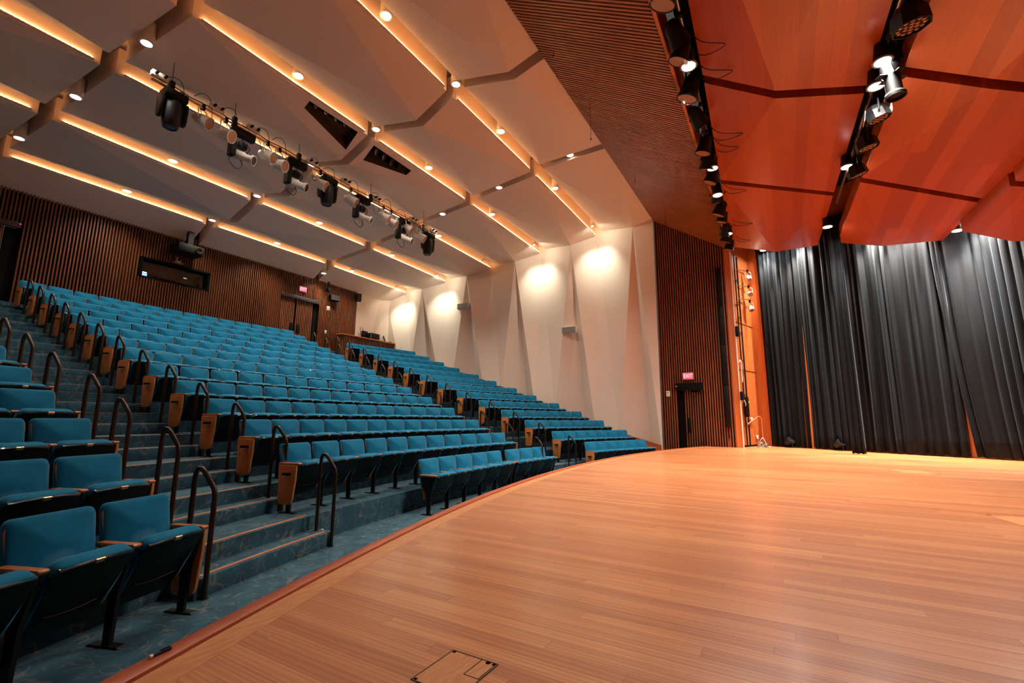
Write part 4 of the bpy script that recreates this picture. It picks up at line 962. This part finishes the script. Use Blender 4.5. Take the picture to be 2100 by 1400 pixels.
for i, (x, dz, d) in enumerate(((-3.72, -0.26, (.55, -.75, -.45)), (-3.28, -0.30, (.45, -.85, -.35)), (-2.38, -0.27, (.45, -.8, -.4)), (-2.10, -0.34, (.4, -.85, -.3)), (-1.02, -0.28, (.55, -.75, -.4)), (-0.08, -0.28, (.6, -.7, -.45)), (1.08, -0.27, (.5, -.75, -.5)), (1.38, -0.30, (.5, -.75, -.5)), (2.02, -0.22, (.5, -.7, -.5)), (2.62, -0.28, (.5, -.75, -.5)))):
    par('white round par can on the house bar, %s from the near end' % ORD[i + 1], HB(x) + Vector((0, -0.05, dz - 0.05)), d, HB(x), WHITEP, LENS_AMB, 1.25, group='white par cans on the house bar', flare=1.0)
def auto_yoke(label, x):
    p = HB(x); t = thing('yoke_spotlight', label, 'stage light', p, 0, 'motor yoke spotlights on the house bar'); t.scale = (1.25,) * 3
    obj('yoke_base', MB().box(-0.10, 0.24, -0.06, 0.06, -0.16, -0.03), BLACKP, t, bevel=0.015)
    obj('yoke_arm', MB().box(-0.15, -0.06, -0.07, 0.07, -0.56, -0.05), BLACKP, t, bevel=0.02)
    q = rot_to((0.55, -0.75, -0.32), (0.06, -0.02, -0.50))
    obj('barrel', MB().lathe([(0, -0.16), (0.06, -0.155), (0.085, -0.10), (0.085, 0.02), (0.065, 0.05), (0.065, 0.15), (0.085, 0.17), (0.085, 0.21), (0.075, 0.21), (0.07, 0.18), (0, 0.18)], q, 16), WHITEP, t)
    obj('lens', MB().lathe([(0, 0.205), (0.075, 0.205), (0.075, 0.195), (0, 0.195)], q, 16), LENS_DK, t)
    obj('colour_changer', MB().box(-0.02, 0.12, -0.05, 0.06, -0.36, -0.25), BLACKP, t, bevel=0.01)
    obj('cable_loop', MB().tube(smoothpath([(-0.10, 0, -0.55), (-0.14, -0.02, -0.66), (-0.02, -0.05, -0.76), (0.06, -0.05, -0.66), (0.02, -0.03, -0.55)], 5), 0.008, 5), CABLE, t, angle=2)
    obj('feed_cable', MB().tube(smoothpath([(0.0, 0, -0.16), (0.05, -0.08, -0.28), (0.14, -0.08, -0.34), (0.10, -0.05, -0.44)], 5), 0.008, 5), CABLE, t, angle=2)
for i, x in enumerate((-2.98, -1.72, 0.26, 1.84)): auto_yoke('white profile spot on a black motor yoke, %s from the near end of bar' % ORD[i + 1], x)
for i, x in enumerate((-4.5, -3.5, -2.75, -1.3, -0.3, 0.75, 2.25, 3.2)):
    p = HB(x); t = thing('junction_box', 'small connector box on top of the house bar, %s from the near end' % ORD[i + 1], 'connector box', p + Vector((0, -0.04, 0.05)), 0, 'connector boxes on the house bar')
    obj('box', MB().box(-0.13, 0.13, -0.05, 0.05, 0, 0.10), WHITEP, t, bevel=0.008)
    for s_ in (-0.07, 0.07): obj('plug', MB().lathe([(0, 0), (0.025, 0), (0.025, 0.07), (0, 0.08)], Matrix.Translation((s_, -0.05, 0.05)) @ Matrix.Rotation(pi / 2, 4, 'X'), 8), BLACKP, t)
for i, x in enumerate((-4.4, -3.9, -3.4, -2.7, -2.3, -1.4, -0.95, -0.2, 0.55, 1.0, 1.6, 2.2, 2.6)):
    p = HB(x); a = rnd.uniform(0.08, 0.22)
    cablec('cable', 'thin black cable looped along the house bar, %s from the near end' % ORD[i + 1], [p + Vector((0, 0, .12)), p + Vector((.1, -.06, .16 + a * .4)), p + Vector((.25, -.08, .10 + a * .5)), p + Vector((.33, -.05, -.10 - a * .5)), p + Vector((.20, -.04, -.16 - a)), p + Vector((.12, -.02, -.05))], 0.0065)

# dark lamps inside the two ceiling recesses
for (b, k), H in HOLES.items():
    c = sum((Vector(h) for h in H), Vector()) / 4; u = (Vector(H[1]) - Vector(H[0])) / 5
    for i in range(4):
        p = Vector(H[0]) * 0.55 + Vector(H[3]) * 0.45 + u * (i + 0.7) + Vector((0, 0.05, 0.17))
        par('dark spotlight inside the ceiling recess in %s, %s from the near side' % (BW_[b], ORD[i + 1]), p, (0.35, -0.75, -0.5), p + Vector((0, 0.0, 0.22)), s=0.8, group='dark spotlights inside the ceiling recesses', name='stage_spotlight', lens=LENS_DK)

# ------------------------------------------------------------------ hanging wires by the soffit
for i, (x, y, z0, z1) in enumerate(((0.72, 16.0, 7.22, 8.06), (4.0, 15.98, 7.80, 8.05), (-0.88, 16.1, 8.02, 8.13), (5.9, 15.6, 7.2, 7.8))):
    t = thing('hanging_wire', ['thin wire with hook hanging near the centre of the soffit', 'short wire with hook hanging over the far part of the soffit', 'tiny hook at the upper edge of the soffit', 'thin wire hanging close to the proscenium wall'][i], 'wire', (x, y, z0), 0)
    obj('wire', MB().tube([(0, 0, 0.03), (0, 0, z1 - z0)], 0.004, 5), BLACKM, t); obj('hook', MB().tube([(0, 0, 0.04), (0.02, 0, 0.015), (0, 0, -0.01), (-0.025, 0, 0.01)], 0.008, 5), BLACKM, t)

# ------------------------------------------------------------------ side stage: pipes, arms, lamps, rail, cables
t = thing('lighting_ladder', 'black pipe ladder for side lights against the cherry return wall', 'ladder', (8.50, 14.02, ZS))
for dx, dy in ((0, 0), (0.30, -0.06)): obj('upright', MB().tube([(dx, dy, 0), (dx, dy, 6.2)], 0.022, 8), BLACKM, t)
for z in (0.7, 1.1, 1.6, 2.3, 2.7, 3.6, 4.1, 4.6, 5.35): obj('rung', MB().tube([(-0.05, 0.01, z), (0.35, -0.07, z)], 0.014, 6), BLACKM, t)
for z in (4.75, 5.2, 5.75): obj('arm', MB().tube([(0.25, -0.05, z), (0.85, -0.32, z + 0.06)], 0.016, 6), STEEL, t)
for i, (z, d) in enumerate(((5.62, (-.5, -.3, -.8)), (5.08, (-.75, -.3, -.45)), (4.58, (-.5, -.3, -.8)))):
    par('silver side light on the pipe ladder, %s from the top' % ORD[i + 1], (9.12, 13.66, ZS + z - 0.12), d, (9.12, 13.68, ZS + z + 0.14), WHITEP, LENS_AMB, 0.78, group='side lights on the pipe ladder', flare=1.0)
t = thing('dimmer_box', 'black dimmer box with small lights low on the pipe ladder', 'equipment box', (8.52, 13.95, 1.55)); obj('box', MB().box(-0.10, 0.10, -0.05, 0.05, 0, 0.62), BLACKP, t, bevel=0.008); obj('indicator', MB().box(-0.02, 0.0, -0.056, -0.05, 0.45, 0.47), emis('green light', (0.1, 0.9, 0.3), 2), t, smooth=False)
t = thing('equipment_bracket', 'black bracket box on the pilaster above head height', 'equipment box', (8.05, 14.04, 4.02)); obj('box', MB().box(-0.10, 0.08, -0.05, 0.05, 0, 0.32), BLACKP, t, bevel=0.01)
t = thing('equipment_bracket', 'black bracket box low on the pilaster with white cables', 'equipment box', (8.05, 14.04, 2.05)); obj('box', MB().box(-0.12, 0.08, -0.05, 0.05, 0, 0.26), BLACKP, t, bevel=0.01); obj('tail', MB().tube(smoothpath([(-.1, -.06, 0), (.1, -.08, -.12), (.25, -.05, -.16)]), 0.012, 5), WHITEP, t)
tag(cablec('cable', None, [(8.0, 14.06, 3.2), (8.04, 14.02, 3.28), (8.1, 14.0, 3.22), (8.09, 14.0, 2.9), (8.06, 14.0, 2.6)], 0.014, WHITEP), 'white cable hanging on the cherry pilaster', 'cable')
for i in range(6):
    a = [(8.45 + rnd.uniform(0, .7), 13.75 - rnd.uniform(0, .25), ZS + rnd.uniform(0.012, 0.03)) for _ in range(3)]
    a[1] = (a[1][0], a[1][1], ZS + rnd.uniform(0.02, 0.30))
    tag(cablec('cable', None, a + [(a[0][0] + .2, a[0][1] - .1, ZS + .012)], 0.011, (CABLE, WHITEP, GREYP)[i % 3]), ['black cable in the tangle at the foot of the pipe ladder', 'white cable in the tangle at the foot of the pipe ladder', 'grey cable in the tangle at the foot of the pipe ladder'][i % 3], 'cable', 'cable tangle by the pipe ladder')
t = thing('wall_socket', 'white wall box on the cherry return wall, upper one', 'socket', (8.95, 13.89, 1.42)); obj('plate', MB().box(-0.10, 0.10, -0.04, 0.02, 0, 0.12), WHITEP, t, bevel=0.006)
t = thing('wall_socket', 'white wall socket low on the cherry return wall', 'socket', (9.35, 13.78, 0.86)); obj('plate', MB().box(-0.08, 0.08, -0.03, 0.02, 0, 0.11), WHITEP, t, bevel=0.006); obj('hole', MB().lathe([(0, 0), (0.02, 0), (0.02, 0.004), (0, 0.004)], Matrix.Translation((0, -0.03, 0.055)) @ Matrix.Rotation(pi / 2, 4, 'X'), 10), BLACKP, t)
t = thing('stage_handrail', 'orange painted handrail at the steps beside the stage wall', 'handrail', (9.12, 13.62, ZS))
RAILM = mat('orange paint', (0.50, 0.12, 0.035), 0.35)
obj('rail', MB().tube([(0, 0, 0), (0, 0, 0.86), (-0.03, 0.03, 0.92), (-0.08, 0.07, 0.93), (-0.14, 0.11, 0.90), (-1.05, 0.85, 0.28), (-1.08, 0.87, -0.2)], 0.022, 10), RAILM, t, angle=0.9); obj('foot', MB().lathe([(0, 0), (0.06, 0), (0.06, 0.012), (0, 0.012)]), BLACKM, t)
for i, (x, y) in enumerate(((9.25, 12.85), (8.50, 11.66))):
    t = thing('floor_light', 'small black floor light at the foot of the curtains, %s' % ('near the cherry wall' if i == 0 else 'near the narrow curtain leg'), 'stage light', (x - 0.25, y + 0.05, ZS), 0.6)
    obj('base', MB().box(-0.13, 0.13, -0.10, 0.10, 0, 0.03), BLACKP, t, bevel=0.006); obj('yoke', MB().tube([(-0.13, 0, 0.02), (-0.13, 0, 0.20), (0.13, 0, 0.20), (0.13, 0, 0.02)], 0.012, 6), BLACKM, t); obj('can', MB().lathe([(0, -0.12), (0.09, -0.11), (0.12, 0.08), (0.10, 0.08), (0, 0.05)], rot_to((-.6, -.2, .6), (0, 0, 0.18)), 14), BLACKM, t)

# ------------------------------------------------------------------ small things on the stage and riser
def pocket(label, c, w, d, rz, lines=0.006, dark=True):
    t = thing('floor_pocket', label, 'floor pocket', (c[0], c[1], ZS), rz)
    f = MB(); L = lines
    for a in (-w / 2, w / 2 - L): f.box(a, a + L, -d / 2, d / 2, 0.0005, 0.003)
    for a in (-d / 2, d / 2 - L): f.box(-w / 2, w / 2, a, a + L, 0.0005, 0.003)
    obj('frame', f, mat('pocket frame', (0.05, 0.03, 0.018), 0.5) if dark else BORDER, t, smooth=False)
    obj('lid', MB().box(-w / 2 + L, w / 2 - L, -d / 2 + L, d / 2 - L, 0.0005, 0.0016), BORDER, t, smooth=False)
    return t
c = Vector((-6.48, 13.99)) * 0.5 + Vector((-6.26, 13.81)) * 0.5
t = pocket('small square oak floor pocket in the stage boards closest to the camera', c, 0.22, 0.19, 0.0, 0.0035)
for x in (-0.10, 0.10):
    for y in (-0.083, 0.083): obj('screw', MB().box(x - 0.006, x + 0.006, y - 0.006, y + 0.006, 0.0016, 0.0022), BLACK, t, smooth=False)
hf = MB()
for a in (0.0,): hf.box(a, a + 0.0025, -0.095, -0.03, 0.0016, 0.0022); hf.box(0.0, 0.107, -0.0325, -0.030, 0.0016, 0.0022)
hf.box(0.0, 0.107, -0.0885, -0.086, 0.0016, 0.0022); hf.lathe([(0.006, 0.0016), (0.009, 0.0016), (0.009, 0.0022), (0.006, 0.0022), (0.006, 0.0016)], Matrix.Translation((0.10, -0.06, 0)), 12)
obj('hatch', hf, BLACK, t, smooth=False)
pocket('pale framed floor pocket far out on the stage near the curtain leg', (2.35, 11.2), 0.62, 0.45, 0.2, 0.03, False)
pocket('pale framed floor pocket out on the stage towards the camera side', (-2.05, 11.15), 0.5, 0.5, 0.2, 0.03, False)
t = thing('marker_pen', 'black marker with white band lying on the stage nosing', 'pen', (-6.83, 14.815, ZS + 0.018), 0.22)
obj('body', MB().lathe([(0, -0.028), (0.0045, -0.028), (0.0055, 0.02), (0.006, 0.042), (0, 0.042)], Matrix.Rotation(pi / 2, 4, 'Y'), 10), BLACKP, t); obj('band', MB().lathe([(0.0058, -0.030), (0.0062, -0.026), (0.0062, -0.020), (0.0055, -0.020)], Matrix.Rotation(pi / 2, 4, 'Y'), 10), WHITEP, t); obj('clip', MB().box(0.005, 0.036, -0.002, 0.002, 0.005, 0.0085), BLACKP, t, smooth=False)
t = thing('riser_knob', 'small white round fitting on the carpeted riser below the second row', 'fitting', pol(18.235, -0.215 + 0.0, 0.08), 0)
t.location = pol(18.235, -0.2125, 0.10); t.rotation_euler = (0, 0, pi + 0.2125)
obj('knob', MB().lathe([(0, 0), (0.03, 0), (0.034, 0.02), (0.02, 0.04), (0, 0.042)], Matrix.Rotation(-pi / 2, 4, 'X'), 14), WHITEP, t); obj('collar', MB().lathe([(0, 0), (0.03, 0), (0.03, 0.01), (0, 0.01)], Matrix.Translation((0.075, 0, 0)) @ Matrix.Rotation(-pi / 2, 4, 'X'), 12), BLACKP, t)
